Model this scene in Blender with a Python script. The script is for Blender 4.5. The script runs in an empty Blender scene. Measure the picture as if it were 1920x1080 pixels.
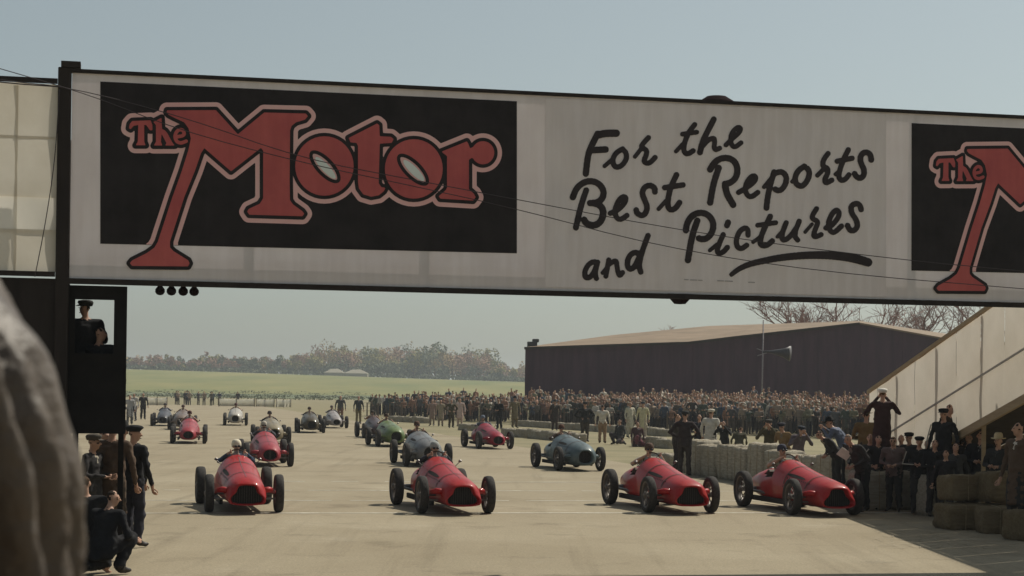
import bpy, bmesh, math, random
import numpy as np
from mathutils import Vector, Matrix, kdtree, noise as mnoise

# ---------------------------------------------------------------- camera, sky, sun, exposure
SC = bpy.context.scene
COL = SC.collection
CAM_H, FPX, ROLL, HORIZ = 2.28, 3400.0, math.radians(0.8), 732.0
SUN_EL, SUN_AZ = math.radians(50), math.radians(41)          # azimuth from +X towards +Y
cam = bpy.data.cameras.new('camera')
cam.sensor_width = 36; cam.lens = 36 * FPX / 1920; cam.shift_y = (HORIZ - 540) / 1920
cam.clip_start = 0.1; cam.clip_end = 9000
cam.dof.use_dof = True; cam.dof.focus_distance = 36; cam.dof.aperture_fstop = 9.0
camo = bpy.data.objects.new('camera', cam); COL.objects.link(camo)
camo.location = (0, 0, CAM_H); camo.rotation_euler = (math.pi / 2, -ROLL, 0)
SC.camera = camo
w = bpy.data.worlds.new('World'); SC.world = w; w.use_nodes = True
nt = w.node_tree; nt.nodes.clear()
sky = nt.nodes.new('ShaderNodeTexSky'); sky.sky_type = 'NISHITA'; sky.sun_disc = False
sky.sun_elevation = SUN_EL; sky.sun_rotation = math.pi / 2 - SUN_AZ
sky.air_density = 1.0; sky.dust_density = 1.6; sky.ozone_density = 0.9
hs = nt.nodes.new('ShaderNodeHueSaturation'); hs.inputs['Saturation'].default_value = 0.46
tint = nt.nodes.new('ShaderNodeMixRGB'); tint.blend_type = 'MULTIPLY'; tint.inputs[0].default_value = 1
tint.inputs[2].default_value = (0.93, 1.0, 0.955, 1)
bg = nt.nodes.new('ShaderNodeBackground'); bg.inputs[1].default_value = 0.063
wo = nt.nodes.new('ShaderNodeOutputWorld')
nt.links.new(sky.outputs[0], hs.inputs['Color']); nt.links.new(hs.outputs[0], tint.inputs[1])
nt.links.new(tint.outputs[0], bg.inputs[0]); nt.links.new(bg.outputs[0], wo.inputs[0])
SUNV = Vector((math.cos(SUN_EL) * math.cos(SUN_AZ), math.cos(SUN_EL) * math.sin(SUN_AZ), math.sin(SUN_EL)))
sl = bpy.data.lights.new('sun', 'SUN'); sl.energy = 3.8; sl.angle = math.radians(0.53); sl.color = (1.0, 0.94, 0.81)
so = bpy.data.objects.new('sun', sl); COL.objects.link(so); so.location = (0, 0, 60)
so.rotation_mode = 'QUATERNION'; so.rotation_quaternion = SUNV.to_track_quat('Z', 'Y')
SC.view_settings.view_transform = 'Standard'; SC.view_settings.look = 'None'
SC.view_settings.gamma = 1; SC.view_settings.use_curve_mapping = False
SC.view_settings.exposure = 0.29
SC.cycles.use_denoising = True
SC.cycles.max_bounces = 6; SC.cycles.transparent_max_bounces = 8

# ---------------------------------------------------------------- helpers
R = random.Random(7)
cr, sr = math.cos(ROLL), math.sin(ROLL)
def uv(px, py):
    a, b = px - 960, HORIZ - py
    return (a * cr - b * sr) / FPX, (a * sr + b * cr) / FPX
def at(px, py, Y):
    u, v = uv(px, py); return Vector((u * Y, Y, CAM_H + v * Y))
def gp(px, py):
    u, v = uv(px, py); Y = -CAM_H / v; return Vector((u * Y, Y, 0))

MATS = {}
def mat(name, col, rough=0.7, var=0.18, scale=6.0, metal=0.0, bump=0.0, bscale=40.0, spec=0.3, transl=0.0, ripple=0.0, stretch=None, col2=None, coat=0.0):
    if name in MATS: return MATS[name]
    m = bpy.data.materials.new(name); m.use_nodes = True; t = m.node_tree; N = t.nodes; L = t.links
    b = N['Principled BSDF']
    tc = N.new('ShaderNodeTexCoord'); mp = N.new('ShaderNodeMapping'); L.new(tc.outputs['Object'], mp.inputs[0])
    if stretch: mp.inputs['Scale'].default_value = stretch
    nz = N.new('ShaderNodeTexNoise'); nz.inputs['Scale'].default_value = scale; nz.inputs['Detail'].default_value = 6; nz.inputs['Roughness'].default_value = 0.62
    L.new(mp.outputs[0], nz.inputs['Vector'])
    rp = N.new('ShaderNodeValToRGB'); rp.color_ramp.elements[0].position = 0.3; rp.color_ramp.elements[1].position = 0.7
    c2 = col2 or [min(1, c * (1 + var)) for c in col]; c1 = col if col2 else [c * (1 - var) for c in col]
    rp.color_ramp.elements[0].color = (*c1[:3], 1); rp.color_ramp.elements[1].color = (*c2[:3], 1)
    L.new(nz.outputs['Fac'], rp.inputs[0]); L.new(rp.outputs[0], b.inputs['Base Color'])
    b.inputs['Roughness'].default_value = rough; b.inputs['Metallic'].default_value = metal
    b.inputs['Specular IOR Level'].default_value = spec; b.inputs['Coat Weight'].default_value = coat; b.inputs['Coat Roughness'].default_value = 0.08
    if bump:
        n2 = N.new('ShaderNodeTexNoise'); n2.inputs['Scale'].default_value = bscale; n2.inputs['Detail'].default_value = 5
        L.new(mp.outputs[0], n2.inputs['Vector'])
        bp = N.new('ShaderNodeBump'); bp.inputs['Strength'].default_value = bump; bp.inputs['Distance'].default_value = 0.02
        L.new(n2.outputs['Fac'], bp.inputs['Height']); L.new(bp.outputs[0], b.inputs['Normal'])
    if ripple:      # slack cloth: long shallow ripples and rain streaks
        m3 = N.new('ShaderNodeMapping'); L.new(tc.outputs['Object'], m3.inputs[0]); m3.inputs['Scale'].default_value = (1.0, 1, .55); m3.inputs['Rotation'].default_value = (0, .5, 0)
        n3 = N.new('ShaderNodeTexNoise'); n3.inputs['Scale'].default_value = 1.6; n3.inputs['Detail'].default_value = 3; L.new(m3.outputs[0], n3.inputs['Vector'])
        b3 = N.new('ShaderNodeBump'); b3.inputs['Strength'].default_value = ripple; b3.inputs['Distance'].default_value = .12; L.new(n3.outputs['Fac'], b3.inputs['Height'])
        if bump: L.new(b3.outputs[0], bp.inputs['Normal'])
        else: L.new(b3.outputs[0], b.inputs['Normal'])
        m4 = N.new('ShaderNodeMapping'); L.new(tc.outputs['Object'], m4.inputs[0]); m4.inputs['Scale'].default_value = (5, 1, .5)
        n4 = N.new('ShaderNodeTexNoise'); n4.inputs['Scale'].default_value = 2; n4.inputs['Detail'].default_value = 7; L.new(m4.outputs[0], n4.inputs['Vector'])
        r4 = N.new('ShaderNodeValToRGB'); r4.color_ramp.elements[0].position = .42; r4.color_ramp.elements[0].color = (.80, .78, .75, 1); r4.color_ramp.elements[1].position = .62; r4.color_ramp.elements[1].color = (1, 1, 1, 1)
        L.new(n4.outputs['Fac'], r4.inputs[0]); x4 = N.new('ShaderNodeMixRGB'); x4.blend_type = 'MULTIPLY'; x4.inputs[0].default_value = .32
        L.new(rp.outputs[0], x4.inputs[1]); L.new(r4.outputs[0], x4.inputs[2]); L.new(x4.outputs[0], b.inputs['Base Color'])
    if transl:
        tr = N.new('ShaderNodeBsdfTranslucent'); L.new(rp.outputs[0], tr.inputs[0])
        mx = N.new('ShaderNodeMixShader'); mx.inputs[0].default_value = transl
        L.new(b.outputs[0], mx.inputs[1]); L.new(tr.outputs[0], mx.inputs[2]); L.new(mx.outputs[0], N['Material Output'].inputs[0])
    MATS[name] = m
    return m
def objcol_mat(name, rough=0.85, ramp=None):
    """cloth whose colour is the object's own colour (or one of a few, per object)"""
    if name in MATS: return MATS[name]
    m = bpy.data.materials.new(name); m.use_nodes = True; t = m.node_tree; N = t.nodes; L = t.links
    b = N['Principled BSDF']; b.inputs['Roughness'].default_value = rough; b.inputs['Specular IOR Level'].default_value = 0.2
    oi = N.new('ShaderNodeObjectInfo')
    if ramp:
        rp = N.new('ShaderNodeValToRGB'); rp.color_ramp.interpolation = 'CONSTANT'
        e = rp.color_ramp.elements
        while len(e) < len(ramp): e.new(0.5)
        for i, c in enumerate(ramp): e[i].position = i / len(ramp); e[i].color = (*c, 1)
        L.new(oi.outputs['Random'], rp.inputs[0]); src = rp.outputs[0]
    else: src = oi.outputs['Color']
    tc = N.new('ShaderNodeTexCoord'); nz = N.new('ShaderNodeTexNoise'); nz.inputs['Scale'].default_value = 9; L.new(tc.outputs['Object'], nz.inputs['Vector'])
    mx = N.new('ShaderNodeMixRGB'); mx.blend_type = 'MULTIPLY'; mx.inputs[0].default_value = 0.5
    L.new(src, mx.inputs[1]); L.new(nz.outputs['Fac'], mx.inputs[2]); L.new(mx.outputs[0], b.inputs['Base Color'])
    MATS[name] = m; return m

def tag(o, label=None, cat=None, group=None, kind=None):
    if label: o['label'] = label
    if cat: o['category'] = cat
    if group: o['group'] = group
    if kind: o['kind'] = kind
    return o
def empty(name, loc=(0, 0, 0), rz=0, label=None, cat=None, group=None):
    o = bpy.data.objects.new(name, None); COL.objects.link(o); o.location = loc; o.rotation_euler = (0, 0, rz); o.empty_display_size = 0.2
    return tag(o, label, cat, group)
def link(name, me, m=None, parent=None, loc=None, rz=None):
    o = bpy.data.objects.new(name, me); COL.objects.link(o)
    if m is not None and len(me.materials) == 0:
        for x in (m if isinstance(m, (list, tuple)) else [m]): me.materials.append(x)
    if parent: o.parent = parent
    if loc is not None: o.location = loc
    if rz is not None: o.rotation_euler = (0, 0, rz)
    return o
def bm_mesh(name, bm, smooth=False):
    bmesh.ops.recalc_face_normals(bm, faces=bm.faces[:])
    me = bpy.data.meshes.new(name); bm.to_mesh(me); bm.free()
    if smooth: me.polygons.foreach_set('use_smooth', [True] * len(me.polygons))
    return me
def obj(name, bm, m=None, parent=None, smooth=False, loc=None, rz=None):
    return link(name, bm_mesh(name, bm, smooth), m, parent, loc, rz)
def pydata(name, v, f, m=None, parent=None, smooth=False, loc=None):
    me = bpy.data.meshes.new(name); me.from_pydata([tuple(x) for x in v], [], f); me.update()
    if smooth: me.polygons.foreach_set('use_smooth', [True] * len(me.polygons))
    return link(name, me, m, parent, loc)
def copy_tree(o, parent=None):
    c = o.copy(); COL.objects.link(c); c.parent = parent
    for ch in list(o.children): copy_tree(ch, c)
    return c
def box(bm, x0, x1, y0, y1, z0, z1, bev=0.0, M=None):
    r = bmesh.ops.create_cube(bm, size=1)
    for v in r['verts']:
        v.co = Vector(((x0 + x1) / 2 + v.co.x * (x1 - x0), (y0 + y1) / 2 + v.co.y * (y1 - y0), (z0 + z1) / 2 + v.co.z * (z1 - z0)))
    vs = r['verts']
    if bev:
        es = list({e for v in vs for e in v.link_edges})
        q = bmesh.ops.bevel(bm, geom=es, offset=bev, segments=1, affect='EDGES', profile=0.7)
        vs = list({v for f in q['faces'] for v in f.verts} | {v for v in vs if v.is_valid})
    if M is not None:
        for v in vs: v.co = M @ v.co
    return vs
def BM(): return bmesh.new()
def boxm(*a, **k):
    bm = BM(); box(bm, *a, **k); return bm
def beam(bm, p, q, wx, wz, up=Vector((0, 0, 1))):
    """square bar from p to q"""
    p, q = Vector(p), Vector(q); d = (q - p).normalized()
    s = d.cross(up); s = s.normalized() if s.length > 1e-4 else Vector((1, 0, 0)); t = s.cross(d)
    c = [bm.verts.new(e + s * a * wx / 2 + t * b * wz / 2) for e in (p, q) for a, b in ((-1, -1), (1, -1), (1, 1), (-1, 1))]
    for f in ((0, 1, 2, 3), (7, 6, 5, 4), (0, 4, 5, 1), (1, 5, 6, 2), (2, 6, 7, 3), (3, 7, 4, 0)): bm.faces.new([c[i] for i in f])
def tube(bm, pts, r, n=8, r1=None, cap=True):
    pts = [Vector(p) for p in pts]; rings = []; k = len(pts)
    ref = None
    for i, p in enumerate(pts):
        d = (pts[min(i + 1, k - 1)] - pts[max(i - 1, 0)]).normalized()
        if ref is None:
            ref = d.orthogonal().normalized()
        ref = (ref - d * ref.dot(d)).normalized(); b = d.cross(ref)
        rr = (r[i] if isinstance(r, (list, tuple)) else (r if r1 is None else r + (r1 - r) * i / (k - 1)))
        rings.append([bm.verts.new(p + (ref * math.cos(t) + b * math.sin(t)) * rr) for t in (2 * math.pi * j / n for j in range(n))])
    for a, b in zip(rings, rings[1:]):
        for j in range(n): bm.faces.new((a[j], a[(j + 1) % n], b[(j + 1) % n], b[j]))
    if cap: bm.faces.new(rings[0][::-1]); bm.faces.new(rings[-1])
def lathe(bm, prof, n=24, axis='Z', M=None, close=False):
    """prof: (radius, height) list"""
    rings = []
    for r, h in prof:
        ring = []
        for j in range(n):
            t = 2 * math.pi * j / n; a, b = r * math.cos(t), r * math.sin(t)
            p = Vector((a, b, h)) if axis == 'Z' else Vector((h, a, b)) if axis == 'X' else Vector((a, h, b))
            ring.append(bm.verts.new(M @ p if M is not None else p))
        rings.append(ring)
    pr = list(zip(rings, rings[1:])) + ([(rings[-1], rings[0])] if close else [])
    for a, b in pr:
        for j in range(n):
            try: bm.faces.new((a[j], a[(j + 1) % n], b[(j + 1) % n], b[j]))
            except ValueError: pass
    if not close:
        bm.faces.new(rings[0][::-1]); bm.faces.new(rings[-1])
def ico(bm, c, r, sub=1):
    g = bmesh.ops.create_icosphere(bm, subdivisions=sub, radius=1)
    r = r if hasattr(r, '__len__') else (r, r, r)
    for v in g['verts']: v.co = Vector((c[0] + v.co.x * r[0], c[1] + v.co.y * r[1], c[2] + v.co.z * r[2]))
    return g['verts']
def fbm(x, y, z=0.0, o=4):
    return mnoise.fractal(Vector((x, y, z)), 1.0, 2.0, o)
PHI = math.radians(12)      # the track runs at this angle to the line of sight
HEAD = Vector((math.sin(PHI), -math.cos(PHI), 0)); SIDE = Vector((math.cos(PHI), math.sin(PHI), 0))
# ---------------------------------------------------------------- the setting: land, track, hangar, woods
def land_z(X, Y):
    h = max(2.0, min(13.0, 6.6 - 0.019 * X))
    t = max(0.0, min(1.0, (Y - 470) / 430)); t = t * t * (3 - 2 * t)
    return h * t + (0.25 * h * min(1, (Y - 900) / 2500) if Y > 900 else 0)
M_dry = mat('dry_grass', (0.155, 0.14, 0.075), 0.95, scale=0.35, col2=(0.25, 0.21, 0.125), bump=0.4, bscale=14)
M_rough = mat('rough_grass', (0.085, 0.11, 0.055), 0.95, scale=0.05, col2=(0.14, 0.15, 0.08))
M_field = mat('field_grass', (0.098, 0.122, 0.034), 0.95, scale=0.035, col2=(0.22, 0.19, 0.066), stretch=(1, 0.30, 1))
M_far = mat('far_grass', (0.10, 0.12, 0.06), 0.95, scale=0.01, col2=(0.16, 0.16, 0.08))
ys = [-60, 0, 40, 90, 140, 200, 250, 300, 340, 372, 400, 430, 460, 490, 515, 545, 580, 620, 660, 700, 740, 780, 820, 860, 900, 940, 1000, 1200, 1600, 2400, 4000, 7000]
xs = [-4200, -2500, -1500, -1000, -700, -500, -400, -320, -260, -220, -180, -140, -110, -80, -50, -20, 10, 40, 80, 120, 180, 250, 400, 700, 1200, 2200, 4200]
V, F, MI = [], [], []
for y in ys:
    for x in xs:
        yy = y + (6 * math.sin(x * 0.021) + 4 * math.sin(x * 0.06)) * (1 if 330 < y < 560 else 0)
        V.append((x, yy, land_z(x, y) + (0.35 * fbm(x * 0.01, y * 0.01) if y > 520 else 0)))
n = len(xs)
for j in range(len(ys) - 1):
    for i in range(n - 1):
        a = j * n + i; F.append((a, a + 1, a + n + 1, a + n))
        yc = ys[j]; MI.append(0 if yc < 372 else 1 if yc < 515 else 2 if yc < 900 else 3)
ground = pydata('ground', V, F, [M_dry, M_rough, M_field, M_far], smooth=True); tag(ground, kind='structure')
ground.data.polygons.foreach_set('material_index', MI)

# concrete of the old runway with worn joints
def track_material():
    m = bpy.data.materials.new('runway_concrete'); m.use_nodes = True; t = m.node_tree; N = t.nodes; L = t.links; b = N['Principled BSDF']
    tc = N.new('ShaderNodeTexCoord')
    def nz(scale, det=6, rough=0.6, st=None):
        mp = N.new('ShaderNodeMapping'); L.new(tc.outputs['Object'], mp.inputs[0])
        if st: mp.inputs['Scale'].default_value = st
        q = N.new('ShaderNodeTexNoise'); q.inputs['Scale'].default_value = scale; q.inputs['Detail'].default_value = det; q.inputs['Roughness'].default_value = rough
        L.new(mp.outputs[0], q.inputs['Vector']); return q.outputs['Fac']
    def ramp(src, p0, c0, p1, c1):
        q = N.new('ShaderNodeValToRGB'); e = q.color_ramp.elements; e[0].position = p0; e[0].color = (*c0, 1); e[1].position = p1; e[1].color = (*c1, 1)
        L.new(src, q.inputs[0]); return q.outputs[0]
    def mix(a, bb, f, mode='MULTIPLY'):
        q = N.new('ShaderNodeMixRGB'); q.blend_type = mode
        if hasattr(f, 'links'): L.new(f, q.inputs[0])
        else: q.inputs[0].default_value = f
        L.new(a, q.inputs[1]); L.new(bb, q.inputs[2]); return q.outputs[0]
    base = ramp(nz(0.22, 5), 0.3, (0.25, 0.207, 0.14), 0.72, (0.325, 0.278, 0.198))
    fine = ramp(nz(30, 6, 0.75), 0.3, (0.66, 0.65, 0.63), 0.7, (1.2, 1.2, 1.2))
    c = mix(base, fine, 1.0)
    stain = ramp(nz(0.7, 7, 0.66), 0.56, (1, 1, 1), 0.74, (0.58, 0.56, 0.54)); c = mix(c, stain, 0.85)
    skid = ramp(nz(1.3, 4, 0.6, (1.6, 0.05, 1)), 0.55, (1, 1, 1), 0.75, (0.60, 0.58, 0.56)); c = mix(c, skid, 0.55)
    pale = ramp(nz(0.45, 6, 0.7), 0.58, (0, 0, 0), 0.72, (0.05, 0.05, 0.045)); c = mix(c, pale, 1.0, 'ADD')
    L.new(c, b.inputs['Base Color']); b.inputs['Roughness'].default_value = 0.9; b.inputs['Specular IOR Level'].default_value = 0.2
    bp = N.new('ShaderNodeBump'); bp.inputs['Strength'].default_value = 0.5; bp.inputs['Distance'].default_value = 0.006
    L.new(nz(70, 4, 0.7), bp.inputs['Height']); L.new(bp.outputs[0], b.inputs['Normal'])
    return m
EDGE0 = Vector((5.0, 50.0, 0))      # a point on the right-hand edge of the track
def edge_pt(s, off=0.0): return EDGE0 - HEAD * s + SIDE * off        # s metres further up the track
tv, tf = [], []
N_S = 60
for i in range(N_S + 1):
    s = -60 + i * (232 / N_S)
    e = edge_pt(s, 0.35 + 0.18 * fbm(s * 0.3, 3.0) + (1.2 if s < 0 else 0)); l = e - SIDE * 62
    tv += [(l.x, l.y, 0.006), (e.x, e.y, 0.006)]
for i in range(N_S): a = 2 * i; tf.append((a, a + 1, a + 3, a + 2))
track = pydata('track', tv, tf, track_material()); tag(track, kind='structure')
M_paint = mat('worn_white_paint', (0.36, 0.32, 0.25), 0.85, scale=5, col2=(0.72, 0.69, 0.60))
for i, (yl, w_) in enumerate(((32.55, 0.14), (36.3, 0.11), (40.0, 0.11), (43.9, 0.13))):
    c = Vector((-5.0, yl, 0))
    p0 = c - SIDE * 2.6; bm = BM(); k = 40
    p1 = edge_pt((EDGE0 - c).dot(HEAD), -0.6 if i else 0.6)
    L_ = (p1 - p0).length
    for j in range(k):
        a, b2 = p0 + SIDE * (L_ * j / k), p0 + SIDE * (L_ * (j + 1) / k)
        if i and fbm(j * 0.5, i * 9.1) > 0.32: continue
        wv = w_ * (0.8 + 0.35 * fbm(j * 0.4, i * 3.0))
        q = [bm.verts.new((x.x, x.y + o, 0.0105)) for x, o in ((a, -wv / 2), (b2, -wv / 2), (b2, wv / 2), (a, wv / 2))]; bm.faces.new(q)
    o = obj('start_line' if i == 0 else 'grid_line', bm, M_paint, track)

# ---- hangar
HY = 160
M_hwall = mat('tarred_sheeting', (0.054, 0.029, 0.045), 0.85, scale=0.5, col2=(0.088, 0.048, 0.066), stretch=(3, 1, 0.4), spec=0.1)
M_hroof = mat('weathered_roof_felt', (0.15, 0.105, 0.066), 0.8, scale=0.3, col2=(0.25, 0.18, 0.12))
hang = empty('hangar', at(1400, 740, HY) * 1.0, 0, 'long dark tarred hangar with pale roof behind the crowd', 'building')
hang.location.z = 0; HL = hang.location.copy()
def hp(px, py, Y): return at(px, py, Y) - HL
top = [(985, 651), (1130, 647), (1290, 641), (1380, 630), (1610, 605), (1770, 634), (1980, 690)]
fr = [hp(x, y, HY) for x, y in top]
back = [p + Vector((2.0, 26, 0)) for p in fr]
rid = [hp(985, 650.5, HY + 1), hp(1150, 628, HY + 22), hp(1330, 611, HY + 27), hp(1420, 608, HY + 27), hp(1612, 601.5, HY + 27), hp(1790, 628, HY + 27), hp(2010, 680, HY + 27)]
# wall: vertical sheets, each one proud or shy of its neighbour
tops = [(p.x, p.z) for p in fr]
def top_z(x):
    for (xa, za), (xb, zb) in zip(tops, tops[1:]):
        if xa <= x <= xb: return za + (zb - za) * (x - xa) / (xb - xa)
    return tops[-1][1]
xw = tops[0][0]; k = 0
while xw < tops[-1][0] - 0.3:
    x1 = min(xw + 1.85, tops[-1][0]); yj = (0.05 if k % 2 else 0.0) + R.uniform(0, 0.015)
    za, zb = top_z(xw + 0.001) - 0.04, top_z(x1 - 0.001) - 0.04; y0 = fr[0].y + yj
    pydata('wall_sheet', [(xw, y0, -0.2), (x1 + 0.05, y0, -0.2), (x1 + 0.05, y0, zb), (xw, y0, za), (xw, y0 + .06, -0.2), (x1 + .05, y0 + .06, -0.2), (x1 + .05, y0 + .06, zb), (xw, y0 + .06, za)],
           [(0, 1, 2, 3), (7, 6, 5, 4), (3, 2, 6, 7), (0, 3, 7, 4), (1, 5, 6, 2)], M_hwall, hang); xw = x1; k += 1
p0, p1 = fr[0], back[0]
pydata('end_wall', [(p0.x, p0.y + .1, -.2), (p0.x + 2, p0.y + 26, -.2), (p0.x + 2, p0.y + 26, p0.z - .05), (p0.x, p0.y + .1, p0.z - .05), (p0.x + .2, p0.y + .1, -.2), (p0.x + 2.2, p0.y + 26, -.2), (p0.x + 2.2, p0.y + 26, p0.z - .05), (p0.x + .2, p0.y + .1, p0.z - .05)],
       [(0, 1, 2, 3), (7, 6, 5, 4), (3, 2, 6, 7)], M_hwall, hang)
rv, rf = [], []
for a, b in zip(fr, rid): rv += [a + Vector((0, -0.35, 0.0)), b, a + Vector((0, -0.35, -0.14)), b + Vector((0, 0, -0.2))]
for i in range(len(fr) - 1):
    a = 4 * i; rf += [(a, a + 4, a + 5, a + 1), (a + 2, a + 3, a + 7, a + 6), (a, a + 2, a + 6, a + 4), (a + 1, a + 5, a + 7, a + 3)]
rv2 = [p + Vector((1, 20, -p.z + 3.5)) for p in rid]; k0 = len(rv); rv += rv2
for i in range(len(fr) - 1): rf.append((4 * i + 1, 4 * i + 5, k0 + i + 1, k0 + i))
roof = pydata('roof', rv, rf, M_hroof, hang)
bm = BM(); c = hp(1000, 646, HY + 1.5); box(bm, c.x - .55, c.x + .35, c.y - .4, c.y + .4, c.z - .5, c.z + .25, 0.05); box(bm, c.x - .1, c.x + .5, c.y - .3, c.y + .3, c.z + .2, c.z + .5, 0.05)
obj('roof_vent', bm, mat('dark_iron', (0.03, 0.03, 0.03), 0.7), roof)
bm = BM(); beam(bm, fr[0] + Vector((-.1, -.4, -.1)), fr[2] + Vector((0, -.4, -.1)), .12, .22); beam(bm, fr[2] + Vector((0, -.4, -.1)), fr[4] + Vector((0, -.4, -.1)), .12, .22)
obj('fascia', bm, mat('dark_board', (0.035, 0.025, 0.022), 0.8), roof)

# ---- the far wood and hedge, one hazy mass
def leaf_cloud(rnd, centre, rad, n_leaf, size, V, F, MI, mi):
    cx, cy, cz = centre
    lobes = [(rnd.gauss(0, .5), rnd.gauss(0, .4), rnd.gauss(0.05, .42), rnd.uniform(.35, .62)) for _ in range(7)]
    for _ in range(n_leaf):
        a, b, c, r = lobes[rnd.randrange(len(lobes))]
        d = Vector((rnd.gauss(0, 1), rnd.gauss(0, 1), rnd.gauss(0, 1))).normalized() * r * rnd.uniform(.55, 1.05)
        p = Vector((cx + (a + d.x) * rad[0] * .8, cy + (b + d.y) * rad[1] * .8, cz + (c + d.z) * rad[2] * .8))
        s = size * rnd.uniform(.6, 1.4); u = Vector((rnd.gauss(0, 1), rnd.gauss(0, 1), rnd.gauss(0, 1))).normalized(); v = u.orthogonal().normalized()
        if rnd.random() < .5: v = u.cross(v)
        k = len(V); V += [p - u * s, p + v * s * .7, p + u * s, p - v * s * .7]; F.append((k, k + 1, k + 2, k + 3)); MI.append(mi)
rw = random.Random(3)
V, F, MI = [], [], []
def wood_top(px):
    pts = [(200, 672), (300, 667), (350, 674), (380, 667), (460, 669), (520, 673), (570, 660), (640, 650), (720, 652), (800, 653), (850, 657), (890, 656), (920, 668), (950, 688), (1000, 694), (1080, 698)]
    for (a, ya), (b, yb) in zip(pts, pts[1:]):
        if a <= px <= b: return ya + (yb - ya) * (px - a) / (b - a)
    return 664
px = 190
while px < 1060:
    for row in range(3):
        Y = 915 + row * 28 + rw.uniform(-8, 8); x = px + rw.uniform(-8, 8)
        zt = at(x, wood_top(x) + rw.uniform(-3, 5) + 9 * max(-.5, fbm(x * .022, row * 1.7)) + (6 if row == 0 else 0), Y).z; gx = at(x, 700, Y).x
        zb = land_z(gx, Y) - .5; h = max(2.0, zt - zb); wr = min(h * .45, 6.5) * rw.uniform(.7, 1.35)
        sp = fbm(x * .013, row * 3.1) + rw.uniform(-.35, .35); mi = 0 if sp > .12 else 4 if sp > -.02 else 1 if sp > -.2 else 2 if sp > -.33 else 5
        if row == 0 and rw.random() < .5: mi = 2; h *= .55
        leaf_cloud(rw, (gx, Y, zb + h * .58), (wr, wr, h * .48), 260, .62 if mi in (1, 2, 5) else .5, V, F, MI, mi)
        for _ in range(3):   # limbs
            k = len(V); b0 = Vector((gx + rw.uniform(-.5, .5), Y, zb)); t0 = Vector((gx + rw.uniform(-wr, wr) * .6, Y, zb + h * .8))
            V += [b0 + Vector((-.25, 0, 0)), b0 + Vector((.25, 0, 0)), t0 + Vector((.05, 0, 0)), t0 - Vector((.05, 0, 0))]; F.append((k, k + 1, k + 2, k + 3)); MI.append(3)
    px += 9.5
for i in range(900):     # hedge at the top of the field
    x = rw.uniform(180, 1080); Y = 902 + rw.uniform(-4, 4); gx = at(x, 700, Y).x
    leaf_cloud(rw, (gx, Y, land_z(gx, Y) + rw.uniform(.3, 1.6)), (1.2, 1, .9), 9, .5, V, F, MI, 2)
M_w = [mat('bare_twig_mass', (0.27, 0.145, 0.10), 0.95, scale=0.12, col2=(0.40, 0.235, 0.16)), mat('spring_leaf_mass', (0.22, 0.20, 0.065), 0.95, scale=.12, col2=(0.33, 0.28, 0.10)),
       mat('evergreen_mass', (0.10, 0.12, 0.07), 0.95, scale=.12, col2=(0.15, 0.16, 0.09)), mat('far_limb', (0.14, 0.11, 0.09), 0.9), mat('budding_leaf_mass', (0.33, 0.225, 0.10), .95, scale=.12, col2=(.45, .32, .15)), mat('hedge_leaf_mass', (0.14, 0.16, 0.08), .95, scale=.12, col2=(.2, .21, .11))]
wood = pydata('far_woodland', V, F, M_w); wood.data.polygons.foreach_set('material_index', MI)
tag(wood, 'hazy brown and green wood along the top of the field', 'woodland', kind='stuff')

# rough ground cover and scrub below the field
V, F, MI = [], [], []
for i in range(420):
    x = rw.uniform(230, 700); Y = rw.uniform(330, 560); gx = at(x, 740, Y).x
    leaf_cloud(rw, (gx, Y, land_z(gx, Y) + .08), (2.2, 1, .22), 8, .22, V, F, MI, 0)
o = pydata('rough_scrub', V, F, mat('scrub_leaf', (0.11, 0.12, 0.06), .95, scale=.2, col2=(.16, .16, .085))); tag(o, 'low green scrub between the runway and the field', 'scrub', kind='stuff')

# ---- bare trees behind the hangar
def bare_tree(name, base, h, seed, label):
    rnd = random.Random(seed); root = empty(name, base, rnd.uniform(0, 6), label, 'tree', 'bare trees behind the hangar')
    tb, cb = BM(), BM()
    def grow(p, d, L, r, depth):
        n = 3 if depth < 3 else 2; pts = [p]; q = p
        for i in range(n):
            d = (d + Vector((rnd.gauss(0, .16), rnd.gauss(0, .16), rnd.gauss(.03, .09)))).normalized(); q = q + d * L / n; pts.append(q)
        tube(tb if depth < 2 else cb, pts, r, 6 if depth < 2 else 4 if depth < 3 else 3, r * .55, cap=False)
        if depth >= 5: return
        for i in range(3 if depth < 2 else 4 if depth < 4 else 3):
            f = rnd.uniform(.35, 1.0); j = min(n - 1, int(f * n)); s = pts[j].lerp(pts[j + 1], f * n - j if f < 1 else 1)
            ax = Vector((rnd.gauss(0, 1), rnd.gauss(0, 1), rnd.gauss(0, .6))).normalized()
            grow(s, (d * .75 + ax * .75 + Vector((0, 0, .12))).normalized(), L * rnd.uniform(.55, .78), max(r * .5, .028), depth + 1)
    grow(Vector((0, 0, -.2)), Vector((0, 0, 1)), h * .36, h * .028, 0)
    obj('trunk', tb, mat('bark', (0.09, 0.07, 0.055), .9, bump=.4), root, True); obj('crown', cb, mat('twig_bark', (0.24, 0.135, 0.105), .9), root)
    return root
for i, (px, Y, h, lab) in enumerate(((1505, 205, 10.5, 'bare tree highest above the hangar ridge on its left slope'), (1565, 215, 11.5, 'wide bare tree with reddish twigs behind the hangar peak'), (1640, 210, 11.8, 'bare tree rising just past the hangar peak'),
                                     (1705, 218, 11.0, 'leaning bare tree above the hangar right roof slope'), (1780, 214, 10.6, 'bare tree nearest the canvas ramp above the hangar roof'), (1292, 220, 6.6, 'small bare treetop showing over the middle of the hangar roof'))):
    b = at(px, 740, Y); b.z = 0; bare_tree('bare_tree', b, h * 1.95, 40 + i, lab)

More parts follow.
